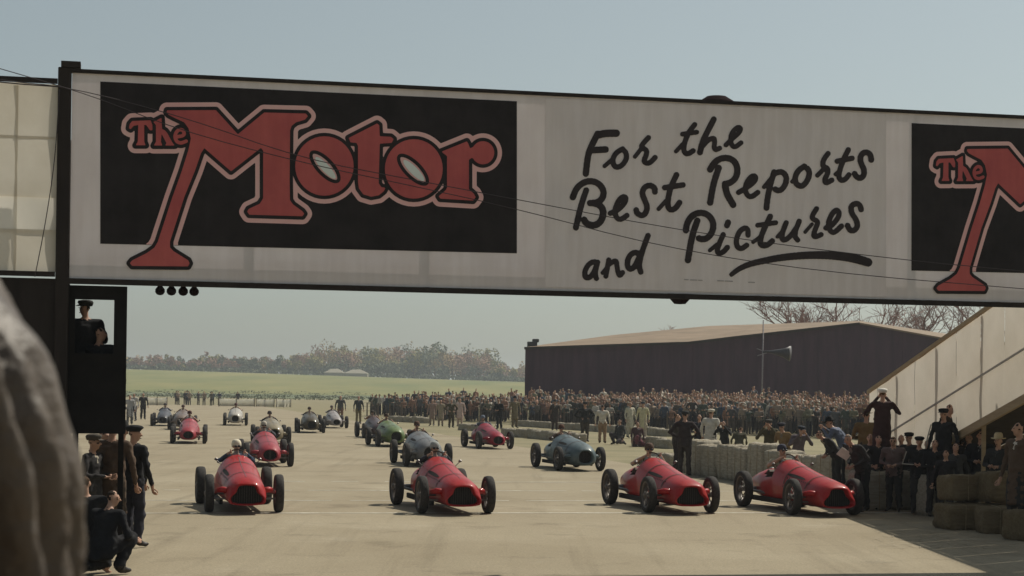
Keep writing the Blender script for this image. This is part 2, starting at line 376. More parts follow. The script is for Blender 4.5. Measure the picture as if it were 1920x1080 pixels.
# ---- tents and white screens far off
M_tent = mat('tent_canvas', (0.42, 0.38, 0.30), .9, var=.06, transl=.25)
for i, (px, wpx, lab) in enumerate(((627, 36, 'smaller cream marquee below the far wood'), (668, 44, 'larger cream marquee with peaked roof below the far wood'))):
    Y = 885; c = at(px, 697, Y); zb = land_z(c.x, Y); wd = wpx * Y / FPX / 2; t = empty('marquee', (c.x, Y, zb), 0, lab, 'tent', 'marquees below the far wood')
    bm = BM(); box(bm, -wd, wd, -3, 3, -.3, 1.5); obj('side_wall', bm, M_tent, t)
    pydata('roof', [(-wd - .2, -3.2, 1.5), (wd + .2, -3.2, 1.5), (wd + .2, 3.2, 1.5), (-wd - .2, 3.2, 1.5), (-wd * .35, 0, 3.3), (wd * .35, 0, 3.5)], [(0, 1, 5, 4), (1, 2, 5), (2, 3, 4, 5), (3, 0, 4)], M_tent, t)
M_scr = mat('white_sheeting', (0.78, 0.75, 0.66), .9, var=.06, transl=.45)
for i, (xa, xb, lab) in enumerate(((276, 313, 'leftmost white cloth screen at the far end of the runway'), (410, 477, 'longest white cloth screen beyond the cars'), (480, 514, 'short white cloth screen, second from the scrub'), (518, 545, 'smallest white cloth screen at the far verge'))):
    Y = 206; a, b = gp(xa, 760), gp(xb, 761); a = a * (Y / a.y); b = b * (Y / b.y); t = empty('cloth_screen', ((a.x + b.x) / 2, Y, 0), 0, lab, 'screen', 'white cloth screens at the far end')
    L_ = b.x - a.x; kx = 14; vv, ff = [], []
    for j in range(kx + 1):
        x = -L_ / 2 + L_ * j / kx; sg = .06 * math.sin(j * 1.9 + i)
        vv += [(x, sg, .05), (x, sg * .5, .88 - .06 * math.sin(math.pi * j / kx))]
    for j in range(kx): ff.append((2 * j, 2 * j + 2, 2 * j + 3, 2 * j + 1))
    sh = pydata('sheet', vv, ff, M_scr, t, True); sh.modifiers.new('thick', 'SOLIDIFY').thickness = .01
    for x in (-L_ / 2, 0, L_ / 2): obj('post', boxm(x - .04, x + .04, .02, .1, 0, 1.0), mat('stake', (.18, .13, .08)), t)
# ---------------------------------------------------------------- footbridge with its advertising banner
P0 = at(130, 520, 22.0); P0.z = 3.57
def sgn(px, py):
    u, v = uv(px, py); d = Vector((u, 1, v)); C = Vector((0, 0, CAM_H)); t = HEAD.dot(P0 - C) / HEAD.dot(d)
    p = C + d * t - P0; return p.dot(SIDE), p.z
M_cloth = mat('banner_cloth', (0.80, 0.75, 0.75), .9, scale=1.2, col2=(0.87, 0.83, 0.825), transl=.30, ripple=.5, bump=.15, bscale=160, spec=.1)
M_cloth2 = mat('banner_overlay_cloth', (0.75, 0.69, 0.685), .9, scale=1.0, col2=(0.82, 0.76, 0.75), transl=.05, ripple=.5, bump=.15, bscale=160, spec=.1)
M_blk = mat('black_print', (0.028, 0.024, 0.025), .8, var=.3, scale=2, spec=.15, ripple=.5)
M_pink = mat('pink_print', (0.84, 0.47, 0.46), .9, scale=1.5, col2=(0.86, 0.57, 0.54), transl=.08, spec=.1)
M_redp = mat('red_print', (0.42, 0.095, 0.10), .85, scale=1.6, col2=(0.54, 0.135, 0.125), transl=.0, ripple=.4, spec=.1)
M_palep = mat('pale_print', (0.80, 0.86, 0.82), .9, var=.05, transl=.1, spec=.1)
M_ink = mat('brush_paint', (0.035, 0.027, 0.028), .7, var=.3, scale=3, spec=.2)
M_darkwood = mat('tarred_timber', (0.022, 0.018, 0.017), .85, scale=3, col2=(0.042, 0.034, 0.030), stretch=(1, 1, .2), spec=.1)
M_scaff = mat('scaffold_steel', (0.07, 0.065, 0.06), .6, metal=.4)
ban = empty('advertising_banner', P0, PHI, 'long grey cloth banner with red logo and brush lettering across the bridge', 'banner')
U1, H1 = 16.5, 2.49
def plate(name, pts, yo, m, parent, th=.003):
    k = len(pts); v = [(x, -yo, z) for x, z in pts] + [(x, -yo + th, z) for x, z in pts]
    return pydata(name, v, [tuple(range(k)), tuple(range(2 * k - 1, k - 1, -1))] + [(i, i + k, (i + 1) % k + k, (i + 1) % k) for i in range(k)], m, parent)
def rect_px(x0, y00, y01, x1, y10, y11): return [sgn(x0, y01), sgn(x1, y11), sgn(x1, y10), sgn(x0, y00)]
plate('cloth', [(0, 0), (U1, 0), (U1, H1), (0, H1)], 0, M_cloth, ban)
blk_l = plate('black_panel', rect_px(188, 153, 457, 969, 190, 475), .006, M_blk, ban)
plate('centre_panel', rect_px(1022, 184, 538, 1661, 213, 557), .006, M_cloth2, ban)
LOGO_SHIFT = sgn(1709, 366)[0] - sgn(188, 305)[0]
LOGO_DZ = sgn(1712, 231)[1] - sgn(189, 153)[1]
def contours(Fg, x0, y0, st):
    """marching squares: closed loops where Fg = 0 (inside < 0)"""
    H, W = Fg.shape; ins = Fg < 0; nxt = {}
    mixed = (ins[:-1, :-1] ^ ins[1:, :-1]) | (ins[:-1, :-1] ^ ins[:-1, 1:]) | (ins[:-1, :-1] ^ ins[1:, 1:])
    def pt(k):
        j, i, d = k; a = Fg[j, i]; b = Fg[j, i + 1] if d == 0 else Fg[j + 1, i]; t = a / (a - b)
        return (x0 + st * (i + (t if d == 0 else 0)), y0 + st * (j + (t if d else 0)))
    for j, i in zip(*np.nonzero(mixed)):
        T, B_, L_, R_ = (j, i, 0), (j + 1, i, 0), (j, i, 1), (j, i + 1, 1)
        c = (ins[j, i] * 1) | (ins[j, i + 1] * 2) | (ins[j + 1, i + 1] * 4) | (ins[j + 1, i] * 8)
        seg = {1: [(L_, T)], 2: [(T, R_)], 3: [(L_, R_)], 4: [(R_, B_)], 5: [(L_, T), (R_, B_)], 6: [(T, B_)], 7: [(L_, B_)], 8: [(B_, L_)], 9: [(B_, T)], 10: [(T, R_), (B_, L_)], 11: [(B_, R_)], 12: [(R_, L_)], 13: [(R_, T)], 14: [(T, L_)]}[int(c)]
        for a, b in seg: nxt[a] = b
    loops = []
    while nxt:
        k, v = next(iter(nxt.items())); lp = []; s = k
        while k in nxt: lp.append(pt(k)); k = nxt.pop(k)
        if len(lp) > 5: loops.append(lp)
    return loops
def fill(name, loops, yo, m, parent, dx=0, dz=0):
    cu = bpy.data.curves.new(name, 'CURVE'); cu.dimensions = '2D'; cu.fill_mode = 'BOTH'
    for lp in loops:
        s = cu.splines.new('POLY'); s.points.add(len(lp) - 1); s.use_cyclic_u = True
        for p, (x, y) in zip(s.points, lp):
            a, b = sgn(x, y); p.co = (a + dx, b + dz, 0, 1)
    ob = bpy.data.objects.new('tmp', cu); COL.objects.link(ob)
    me = bpy.data.meshes.new_from_object(ob.evaluated_get(bpy.context.evaluated_depsgraph_get())); bpy.data.objects.remove(ob); bpy.data.curves.remove(cu)
    co = np.empty(len(me.vertices) * 3, np.float32); me.vertices.foreach_get('co', co); co = co.reshape(-1, 3)
    out = np.stack([co[:, 0], np.full(len(co), -yo, np.float32), co[:, 1]], 1); me.vertices.foreach_set('co', out.ravel()); me.materials.clear(); me.update(); me.name = name
    return link(name, me, m, parent)
def grid(x0, y0, x1, y1, st):
    X, Y = np.meshgrid(np.arange(x0, x1 + st, st), np.arange(y0, y1 + st, st)); return X.astype(float), Y.astype(float)
def d_seg(X, Y, a, b):
    ax, ay = a; bx, by = b; dx, dy = bx - ax, by - ay; L2 = dx * dx + dy * dy + 1e-9
    t = np.clip(((X - ax) * dx + (Y - ay) * dy) / L2, 0, 1); return np.hypot(X - ax - t * dx, Y - ay - t * dy), t
def sdf_poly(X, Y, loops):
    D = np.full(X.shape, 1e9); ins = np.zeros(X.shape, bool)
    for lp in loops:
        for a, b in zip(lp, lp[1:] + lp[:1]):
            D = np.minimum(D, d_seg(X, Y, a, b)[0])
            if a[1] != b[1]:
                cnd = (a[1] > Y) != (b[1] > Y); ins ^= cnd & (X < (b[0] - a[0]) * (Y - a[1]) / (b[1] - a[1]) + a[0])
    return np.where(ins, -D, D)
def ell(cx, cy, a, b, ang=0, n=40):
    c, s = math.cos(math.radians(ang)), math.sin(math.radians(ang))
    return [(cx + a * math.cos(t) * c - b * math.sin(t) * s, cy + a * math.cos(t) * s + b * math.sin(t) * c) for t in (2 * math.pi * i / n for i in range(n))]
def chaikin(p, it=2, closed=False):
    for _ in range(it):
        q = [] if closed else [p[0]]
        for a, b in (zip(p, p[1:] + p[:1]) if closed else zip(p, p[1:])):
            q += [tuple(x * .75 + y * .25 for x, y in zip(a, b)), tuple(x * .25 + y * .75 for x, y in zip(a, b))]
        if not closed: q.append(p[-1])
        p = q
    return p
LM = [(313, 207), (404.7, 206.5), (445.8, 251.7), (495, 211), (573, 213), (577.5, 218), (571.7, 225), (555, 230), (546.7, 236.7), (544, 245), (543, 336.7), (543.6, 375), (549, 383), (567, 396), (570.5, 401), (567, 406), (467, 403), (463, 397), (466, 391.7), (486.7, 382), (493, 372), (493, 283), (489, 278), (433, 322), (383, 278.5), (377, 288), (366, 320), (345.7, 370), (319, 453), (319, 464), (325.6, 471), (353, 488), (355.8, 494), (352.6, 500), (247.8, 499), (243, 493.6), (247.8, 488), (275.6, 474), (289.4, 464), (295.7, 453), (322.8, 370), (340.8, 320), (353, 281), (357.5, 260), (353, 241), (345, 230), (325.6, 221), (316, 216), (312, 211)]
LT = [(247.8, 227), (282.5, 225.6), (286, 235), (286, 245), (281, 245), (274, 235), (270.7, 235), (270.7, 266), (273.5, 273), (254, 273), (258, 266), (259, 235), (250.6, 236.7), (245, 243), (241.5, 241), (243, 232.5)]
LH = [(287, 229), (303, 220.7), (304, 242), (310, 245), (314.4, 250.5), (323, 267), (328, 273.5), (309, 273.5), (311.7, 268.6), (303, 252), (302, 266), (304.7, 273.5), (288, 273.5), (292, 266), (292, 235)]
Lt = [(653, 259), (706.7, 231.5), (711, 235), (712, 255.6), (732.6, 256.5), (738, 261), (734.4, 268.5), (712, 270), (710, 344), (715, 351), (723, 352), (719.6, 359), (710, 366.7), (695.6, 369.4), (680.7, 365), (672.4, 353.7), (670.6, 340.7), (670.6, 274), (667.8, 268.5), (656.7, 267.6)]
Lr = [(828, 284), (875, 265), (878, 270), (881, 278), (888, 275), (893, 300), (884, 296.7), (879, 300), (879, 355), (888, 363), (891.7, 370), (886.7, 376.7), (825, 373), (821.7, 368), (835, 356.7), (837.5, 351.7), (837.5, 293), (829, 286.7)]
gx, gy = grid(215, 175, 950, 520, 1.5)
D = np.full(gx.shape, 1e9)
for lp in ([LM], [LT], [LH], [ell(608, 311.5, 55, 56), ell(609, 313, 39, 16.5, 47)], [Lt], [ell(775.5, 317, 54.5, 56), ell(774, 318.5, 39, 16.5, 45)], [Lr], [ell(905, 286.7, 21.5, 22)]):
    D = np.minimum(D, sdf_poly(gx, gy, lp))
for a, b in zip(*(lambda e: (e, e[1:]))(chaikin([(331, 257), (346, 254.5), (344, 245), (337, 242.5), (330, 248), (327.5, 257), (331, 266), (339, 269), (349, 265)]))):
    D = np.minimum(D, d_seg(gx, gy, a, b)[0] - 3.6)
panel_lim = gy - (456.5 + (gx - 188) * .0231)
for dx, dz in ((0, 0), (LOGO_SHIFT, LOGO_DZ)):
    pan = blk_l if dx == 0 else plate('black_panel', [(x + dx, z + dz) for x, z in rect_px(188, 153, 457, 969, 190, 475)], .006, M_blk, ban)
    for nm, fld, yo, m in (('letter_border', np.maximum(D - 14.5, panel_lim), .010, M_pink), ('letter_outline', D - 6.2, .014, M_blk), ('letter_face', D + 0.3, .018, M_redp)):
        fill(nm, contours(fld, 215, 175, 1.5), yo, m, pan, dx, dz)
    for e_ in (ell(610, 315, 27, 7.2, 47), ell(775.5, 320, 27, 7.2, 45)): fill('letter_counter', [e_], .018, M_palep, pan, dx, dz)
STROKES = [  # brush lettering: (radius, points)
 (6, [(1120, 251), (1112, 267), (1104.4, 283), (1101, 299), (1098, 326)]), (7, [(1122, 253), (1135.6, 250), (1155, 250)]), (6.2, [(1106, 282), (1135, 280.5)]),
 (4, [(1133, 311.7), (1144, 302)]), (5, [(1167, 279.4), (1154.4, 286.7), (1148, 299), (1150, 310), (1156.7, 315), (1167.8, 309), (1175, 296.7), (1173, 285.6), (1169, 282)]),
 (4, [(1190, 294), (1201, 280)]), (4.9, [(1215.5, 258.3), (1205.5, 269), (1201, 277), (1212, 281), (1212, 290), (1206, 302), (1212, 307), (1220, 304.4), (1228, 295.5)]),
 (5, [(1302, 234), (1292, 246.7), (1285.5, 260), (1281, 276.7), (1283, 286.7), (1289, 289.4), (1299, 283)]), (4.5, [(1279, 251.7), (1306, 248)]), (4, [(1267, 284), (1279, 271)]),
 (5.6, [(1337.8, 224), (1326.7, 245.5), (1316.7, 265.5), (1312, 286)]), (4.6, [(1315.5, 276), (1326.7, 263), (1338, 258), (1340, 265.5), (1338, 276.7), (1341, 282), (1349, 278)]),
 (4.6, [(1360.5, 272), (1372, 261), (1385.5, 249), (1389, 241), (1383, 238), (1373, 246.7), (1369, 259), (1371, 272), (1377, 277), (1389, 268)]),
 (6, [(1073.7, 370), (1080, 353.7), (1092.5, 342.5), (1107.5, 339), (1122.5, 344), (1132, 357.5), (1130, 372), (1120, 380), (1106, 381)]), (6.4, [(1112, 381), (1122, 383), (1131, 393), (1130, 408), (1122.5, 420), (1110, 423.5), (1098.7, 419), (1095, 412.5)]),
 (5.6, [(1098.7, 357), (1088.7, 386), (1079.4, 427)]), (5, [(1144, 400), (1157.5, 395), (1171, 381), (1174, 371), (1167, 368), (1157.5, 378.7), (1152, 395), (1155, 408.7), (1163.7, 412.5), (1175, 404)]),
 (5.4, [(1227.5, 360), (1227.5, 352.5), (1218.7, 347), (1207.5, 351), (1203, 362.5), (1208.7, 376), (1213.7, 388.7), (1210, 401), (1202.5, 405), (1193.7, 400), (1192.5, 394)]),
 (5.4, [(1268, 328), (1258.7, 347.5), (1253.7, 363.7), (1251, 384), (1255, 394), (1265, 392.5), (1273.7, 380)]), (5.2, [(1246, 352), (1280, 347)]), (4, [(1234.5, 392), (1248, 377)]),
 (6, [(1331, 318), (1338.5, 305), (1350.6, 297), (1366, 296), (1378, 303.7), (1383, 318), (1379.5, 334), (1368.6, 343.4), (1359, 345)]), (6.3, [(1359, 348), (1362.6, 365), (1374, 384)]), (6, [(1347, 315), (1337, 345), (1331, 380)]),
 (5, [(1384.3, 361), (1396.3, 354.3), (1414.4, 341), (1417, 332), (1411, 329), (1401, 338.6), (1396, 354), (1400, 366.3), (1408.4, 370), (1420.4, 361)]),
 (4, [(1432, 350.7), (1444, 336)]), (5.5, [(1451, 323), (1443.3, 347), (1438.5, 372), (1436.6, 390)]), (5.4, [(1450.5, 326), (1465, 321), (1474, 330), (1473.4, 343.4), (1466, 355.5), (1457.7, 358), (1453, 355)]),
 (5.4, [(1507.8, 312), (1496.7, 319), (1490, 331), (1491, 344.4), (1501, 350.5), (1510, 344.4), (1516.7, 331), (1516.7, 321), (1513, 316)]), (3.6, [(1484.4, 341), (1489, 336)]),
 (4.4, [(1532, 329), (1542, 319)]), (5, [(1552, 288), (1544.4, 298), (1541.5, 308), (1544, 313), (1552, 316), (1551, 326.7), (1545.5, 336.7), (1547, 343), (1552, 342), (1559, 338)]),
 (5, [(1590, 281), (1583, 294.4), (1579, 304.4), (1573, 322), (1572, 333), (1576.7, 339), (1584.4, 336.7), (1591, 328)]), (5, [(1569, 302.5), (1597, 297)]), (3.8, [(1566, 327), (1573, 321)]),
 (5.5, [(1633, 300), (1632, 291), (1626, 285.5), (1616.7, 286.7), (1611.5, 297), (1614.4, 308), (1620, 319), (1619, 330), (1612, 335), (1604.4, 331), (1602, 326)]),
 (5, [(1120, 492), (1111, 490.5), (1101, 497.8), (1095.5, 511), (1097, 521), (1105.5, 521), (1114.4, 509), (1119, 495)]), (5, [(1119.5, 494), (1115, 512), (1117.8, 522)]),
 (3.6, [(1129, 512), (1138, 501)]), (4.8, [(1141, 487.5), (1135.5, 518)]), (4.7, [(1139, 498), (1149, 490), (1155.5, 489), (1156.7, 502), (1159, 514), (1162, 517.5), (1167, 511)]),
 (5.3, [(1197, 475), (1189, 473), (1180, 479), (1175.5, 491), (1176.7, 502), (1182, 505.5), (1190, 500), (1198, 482)]), (5.3, [(1214.5, 442), (1204.4, 469), (1199, 489), (1198, 501), (1201, 510)]),
 (6, [(1285.5, 432), (1287.5, 419), (1296, 404.6), (1311.5, 398), (1327, 402), (1337.4, 416.3), (1336, 434.4), (1325.7, 447.4), (1315.4, 449), (1310, 447)]), (6, [(1307, 414), (1297, 442), (1289.4, 488)]),
 (5.5, [(1364.8, 417), (1362.4, 423)]), (5, [(1355.5, 440), (1347.7, 457.7), (1343.9, 469.4), (1346.4, 476), (1355.5, 473.3), (1363.3, 464)]), (3.8, [(1330.5, 469.5), (1343, 459)]),
 (5, [(1402, 441), (1402, 430.5), (1395.7, 426.6), (1385.3, 434.4), (1379.5, 450), (1381.4, 463), (1389, 467.5), (1399.6, 460)]),
 (5.3, [(1443.6, 406), (1434.6, 424), (1426.8, 442), (1424, 457), (1430.7, 461.6), (1439.7, 459), (1447.5, 452)]), (4.6, [(1420, 422.5), (1454, 417.8)]), (3.8, [(1411.5, 454), (1424, 445)]),
 (5, [(1473.5, 418), (1467, 434), (1464.8, 447), (1470, 451.5), (1481.8, 443), (1492, 428)]), (5, [(1498, 415), (1490.7, 432.6), (1490, 444.4), (1495, 450)]), (3.6, [(1457, 444), (1466, 434)]),
 (3.4, [(1509, 435.5), (1522, 420.5)]), (4.8, [(1530.5, 391.5), (1521.8, 405), (1523, 411), (1534, 415), (1529, 428), (1524, 441), (1528, 445), (1539, 440)]),
 (5, [(1548, 427.5), (1559, 423.7), (1572, 407.4), (1573, 397), (1566, 393), (1556, 406), (1551.5, 423.7), (1557.4, 435.5), (1565, 436), (1577, 424)]),
 (5.3, [(1614, 393), (1612, 385), (1604.8, 380.7), (1594.4, 386.7), (1596, 400), (1604.8, 411.8), (1607.8, 423.7), (1601.8, 432.6), (1593, 432.6), (1588.5, 423)])]
gx, gy = grid(1050, 205, 1660, 540, 1.5); D = np.full(gx.shape, 1e9)
for r, p in STROKES:
    p = chaikin(p)
    for a, b in zip(p, p[1:]): D = np.minimum(D, d_seg(gx, gy, a, b)[0] - r)
p = chaikin([(1371, 515, 4.2), (1384, 504.4, 5), (1406, 494.7, 5.6), (1432, 489, 6), (1459.6, 483.5, 6.4), (1504, 478.8, 7), (1548.5, 478, 7.6), (1585.5, 481.5, 8.2), (1607.8, 486, 8.6), (1627, 492, 8)])
for a, b in zip(p, p[1:]):
    dd, t = d_seg(gx, gy, a[:2], b[:2]); D = np.minimum(D, dd - (a[2] + (b[2] - a[2]) * t))
D += .5 * np.sin(gx * .9) * np.sin(gy * .7) * .5
fill('brush_lettering', contours(D, 1050, 205, 1.5), .012, M_ink, ban)
gx, gy = grid(1270, 515, 1430, 540, .75); D = np.full(gx.shape, 1e9)
for a, b in (((1283, 524.4), (1290, 524.6)), ((1294, 525), (1306, 525.3)), ((1309, 525.5), (1316, 525.8)), ((1345, 526.5), (1356, 526.8)), ((1359, 527), (1373, 527.6)), ((1403, 529.3), (1414, 529.8))): D = np.minimum(D, d_seg(gx, gy, a, b)[0] - 1.0)
fill('small_print', contours(D, 1270, 515, .75), .012, mat('faded_print', (.40, .37, .37), .9), ban)
for nm, z0, z1, y0, y1 in (('top_rail', H1, H1 + .045, -.03, .05), ('bottom_rail', -.07, -.003, -.035, .05)):
    obj(nm, boxm(-.02, U1, y0, y1, z0, z1), M_darkwood, ban)
for x in np.arange(2.2, U1, 2.2): obj('batten', boxm(x - .025, x + .025, .008, .05, 0, H1), M_darkwood, ban)

# ---- the bridge itself
bri = empty('footbridge', P0 * 1.0, PHI, 'timber footbridge spanning the track behind the grey banner', 'bridge'); bri.location.z = 0
Z0 = P0.z
def bp(nm, x0, x1, y0, y1, z0, z1, m=M_darkwood, par=bri, bev=0): return obj(nm, boxm(x0, x1, y0, y1, z0, z1, bev=bev), m, par)
for i in range(2): bp('deck_plank', -.1, U1, .1 + i * .23, .1 + i * .23 + .21, Z0 + .10, Z0 + .15)
for y in (.06, .46): bp('main_girder', -.1, U1, y, y + .1, Z0 + .152, Z0 + .30)
bp('post', -.165, -.008, -.03, .13, 0, 6.12, bev=.01); bp('post_cap', -.13, .1, -.06, .16, 6.12, 6.19)
bp('post', -.165, -.008, .45, .58, 0, 5.3); 
for y in (0.0, .45): bp('post', U1 - .3, U1 - .14, y, y + .16, 0, 5.3)
bp('handrail', -.1, U1, .50, .56, Z0 + .95, Z0 + 1.03)
# boarded, canvas-clad approach on the far side of the post
M_canv = mat('tan_canvas', (0.64, 0.585, 0.49), .9, scale=1.5, col2=(0.74, 0.69, 0.60), transl=.42, bump=.2, bscale=25, spec=.1)
M_canv_p = mat('pale_canvas', (0.74, 0.70, 0.62), .9, scale=1.5, col2=(0.81, 0.77, 0.69), transl=.46, spec=.1)
app = empty('canvas_approach', P0 * 1.0, PHI, 'tan canvas clad bridge approach beside the tall dark post', 'canvas wall'); app.location.z = 0
strips = [(-2.25, -1.52), (-1.55, -.63), (-.66, -.15)]
for i, (a, b) in enumerate(strips):
    for z0, z1, m in ((5.25, 5.92, M_canv), (4.54, 5.28, M_canv), (4.11, 4.57, M_canv_p), (3.64, 4.15, M_canv)):
        k = 6; vv, ff = [], []
        for j in range(k + 1):
            for q in range(3):
                x = a + (b - a) * j / k; z = z0 + (z1 - z0) * q / 2
                vv.append((x, .05 + .03 * fbm(x * 2, z * 2, i) + (.02 if m is M_canv_p else 0) + .01 * i + (.006 if z0 > 5 else 0), z))
        for j in range(k):
            for q in range(2): c0 = j * 3 + q; ff.append((c0, c0 + 3, c0 + 4, c0 + 1))
        pydata('canvas_panel', vv, ff, m, app, True)
for z in (5.92, 3.58): obj('rail', boxm(-2.25, -.17, -.01, .04, z, z + .06), M_darkwood, app)
xk = -2.25
while xk < -.2:
    obj('board', boxm(xk, min(xk + .215, -.166), .02 + R.uniform(0, .02) + (.03 if int(xk * 100) % 2 else 0), .12 + R.uniform(0, .02), 0, 3.56), M_darkwood, app); xk += .2
# timekeepers' box under the bridge end
bth = empty('timing_box', P0 * 1.0, PHI, 'black timing box with open window under the bridge end', 'booth'); bth.location.z = 0
bz0, bz1 = 1.68, Z0 - .08; wx0, wx1 = .07, .535; wz0, wz1 = 2.66, 3.32
M_bx = mat('black_boarding', (0.012, 0.011, 0.011), .9, scale=3, col2=(0.022, 0.02, 0.019), spec=.05)
for nm, a in (('front_board', (0, .69, .14, .17, bz0, wz0)), ('front_board', (0, .69, .14, .17, wz1, bz1)), ('front_board', (0, wx0, .14, .17, wz0, wz1)), ('front_board', (wx1, .69, .14, .17, wz0, wz1)),
              ('side_board', (.0, .03, .172, 1.38, bz0, bz1)), ('side_board', (.66, .69, .172, 1.38, bz0, bz1)), ('floor', (.032, .658, .172, 1.36, bz0, bz0 + .05)), ('back_board', (.0, .69, 1.382, 1.41, bz0, 2.5)),
              ('window_sill', (wx0 - .02, wx1 + .02, .11, .138, wz0 - .03, wz0))): obj(nm, boxm(*a), M_bx, bth)
for x, y in ((.03, 1.3), (.6, 1.3)): obj('leg', boxm(x, x + .07, y, y + .07, 0, bz0 - .002), M_bx, bth)

# ---- lamps hung under the banner, and round lamp housings on the bridge
M_lampg = mat('lamp_metal', (0.016, 0.009, 0.010), .9, spec=.02)
lc = at(333, 535, 22.7); lamp = empty('lamp_cluster', lc, PHI, 'row of four small lamps hanging below the banner', 'lamps')
obj('bar', boxm(-.30, .30, -.02, .02, -.005, .03), M_lampg, lamp); 
for x in (-.25, .25): obj('hanger', boxm(x - .012, x + .012, -.012, .012, .028, .16), M_lampg, lamp)
for x in (-.215, -.075, .07, .205):
    bm = BM(); lathe(bm, [(.02, 0.0), (.035, -.02), (.058, -.05), (.06, -.085), (.04, -.115), (.012, -.125)], 14); obj('lamp', bm, M_lampg, lamp, True, loc=(x, 0, -.004))
for px, py, w_, lab in ((1359, 197, .28, 'dark round lamp housing on top of the banner'), (1290, 553, .16, 'dark round lamp housing under the banner')):
    u, z = sgn(px, py); p = P0 + SIDE * u - HEAD * .35; up = 1 if py < 300 else -1; p.z = P0.z + (H1 + .06 if up > 0 else -.02)
    t = empty('lamp_housing', p, PHI, lab, 'lamp'); bm = BM(); s = w_ / .21
    prof = [(.21 * s, -.05), (.205 * s, .0), (.17 * s, .035), (.11 * s, .085), (.10 * s, .095), (.02, .1)]
    if up < 0: prof = [(r * (1.0), -h) for r, h in prof][::-1]
    lathe(bm, prof, 20); obj('shade', bm, M_lampg, t, True); obj('bracket', boxm(-.03, .03, -.03, .35, *((-.3, -.055) if up > 0 else (.055, .3))), M_lampg, t)
# ---- wires slung in front of the banner
M_wire = mat('wire', (0.05, 0.04, 0.045), .6)
def wire(pts, off, r, lab):
    P = []
    for x, y in pts:
        u, z = sgn(x, y); P.append(P0 + SIDE * u + HEAD * off + Vector((0, 0, z * 1.0)))
    P = chaikin([tuple(p) for p in P], 2); bm = BM(); tube(bm, P, r, 5); tag(obj('overhead_wire', bm, M_wire, None, True), lab, 'wire')
wire([(-260, 100), (0, 156), (130, 167), (350, 225), (560, 300), (770, 340), (970, 378), (1300, 440), (1660, 487), (1930, 512)], .18, .0055, 'upper slack wire crossing the red logo')
wire([(-260, 60), (0, 133), (180, 186), (330, 247), (560, 308), (770, 352), (970, 396), (1220, 463), (1520, 511), (1930, 545)], .2, .0055, 'lower slack wire passing under the brush lettering')
wire([(-200, 130), (0, 158), (118, 166)], .12, .008, 'thick wire running to the tall dark post')
wire([(112, 170), (104, 300), (86, 420), (66, 520)], .1, .006, 'loose cord hanging down the tan canvas')

# ---- canvas-sided ramp on the right
A_, B_ = at(1850, 580, 33.5), at(1630, 735, 39.5)
dv = (B_ - A_); hdir = Vector((dv.x, dv.y, 0)).normalized(); slope = dv.z / Vector((dv.x, dv.y)).length; nrm = Vector((hdir.y, -hdir.x, 0))
Ls, Le = -8.2, Vector((dv.x, dv.y)).length
def rp(s, drop=0.0, off=0.0): q = A_ + hdir * s + nrm * off; return Vector((q.x, q.y, A_.z + slope * s - drop))
ramp = empty('canvas_ramp', (A_.x, A_.y, 0), 0, 'sloping walkway clad in pale canvas beside the hay bales', 'ramp'); RL = ramp.location.copy()
M_rcan = mat('ramp_canvas', (0.60, 0.55, 0.47), .9, scale=.9, col2=(0.72, 0.665, 0.585), transl=.34, bump=.3, bscale=6, spec=.1)
M_plank = mat('raw_timber', (0.27, 0.20, 0.12), .8, scale=3, col2=(0.38, 0.29, 0.18), stretch=(.5, .5, 4))
s = Ls; i = 0
while s < Le - .05:
    e = min(s + 1.06, Le)
    for off in (0.0, 1.35):
        kx, kz = 5, 5; vv, ff = [], []
        for a in range(kx + 1):
            for c in range(kz + 1):
                ss = s + .008 + (e - s - .016) * a / kx; dr = .03 + 1.98 * c / kz
                p = rp(ss, dr, off) + nrm * (.03 * fbm(ss * 1.1, dr * 1.3, off) + .012 * math.sin(math.pi * a / kx)); vv.append(p - RL)
        for a in range(kx):
            for c in range(kz): k = a * (kz + 1) + c; ff.append((k, k + 1, k + kz + 2, k + kz + 1))
        pydata('canvas_panel', vv, ff, M_rcan, ramp, True)
    s = e; i += 1
for off in (-.03, 1.38):
    for nm, dr, sz in (('top_rail', 0, .07), ('stringer', 2.08, .15)):
        bm = BM(); beam(bm, rp(Ls, dr, off) - RL, rp(Le, dr, off) - RL, .06, sz); obj(nm, bm, M_plank, ramp)
bm = BM(); beam(bm, rp(Ls, 1.2, -.05) - RL, rp(Le - .2, 1.2, -.05) - RL, .02, .035); obj('handrail_shadow_strip', bm, mat('handrail_shadow_grey', (.36, .33, .30), .8), ramp)  # grey strip standing in for the handrail's shadow on the canvas
s = Ls
while s < Le:
    for off in (.1, 1.25):
        p = rp(s, 0, off) - RL; bm = BM(); beam(bm, p + Vector((0, 0, .02)), Vector((p.x, p.y, 0)), .07, .07, Vector((0, 1, 0))); obj('post', bm, M_plank, ramp)
    s += 2.12
s = Ls
while s < Le - .2:
    a, b = rp(s, 1.94, .2) - RL, rp(s, 1.94, 1.15) - RL; bm = BM(); beam(bm, a, b, .3, .04); obj('tread', bm, M_plank, ramp); s += .33
s = Ls
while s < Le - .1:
    a, b = rp(s, 2.0, .68) - RL, rp(min(s + .58, Le), 2.0, .68) - RL; bm = BM(); beam(bm, a, b, 1.26, .03, Vector((0, 0, 1))); obj('soffit_board', bm, M_darkwood, ramp); s += .6
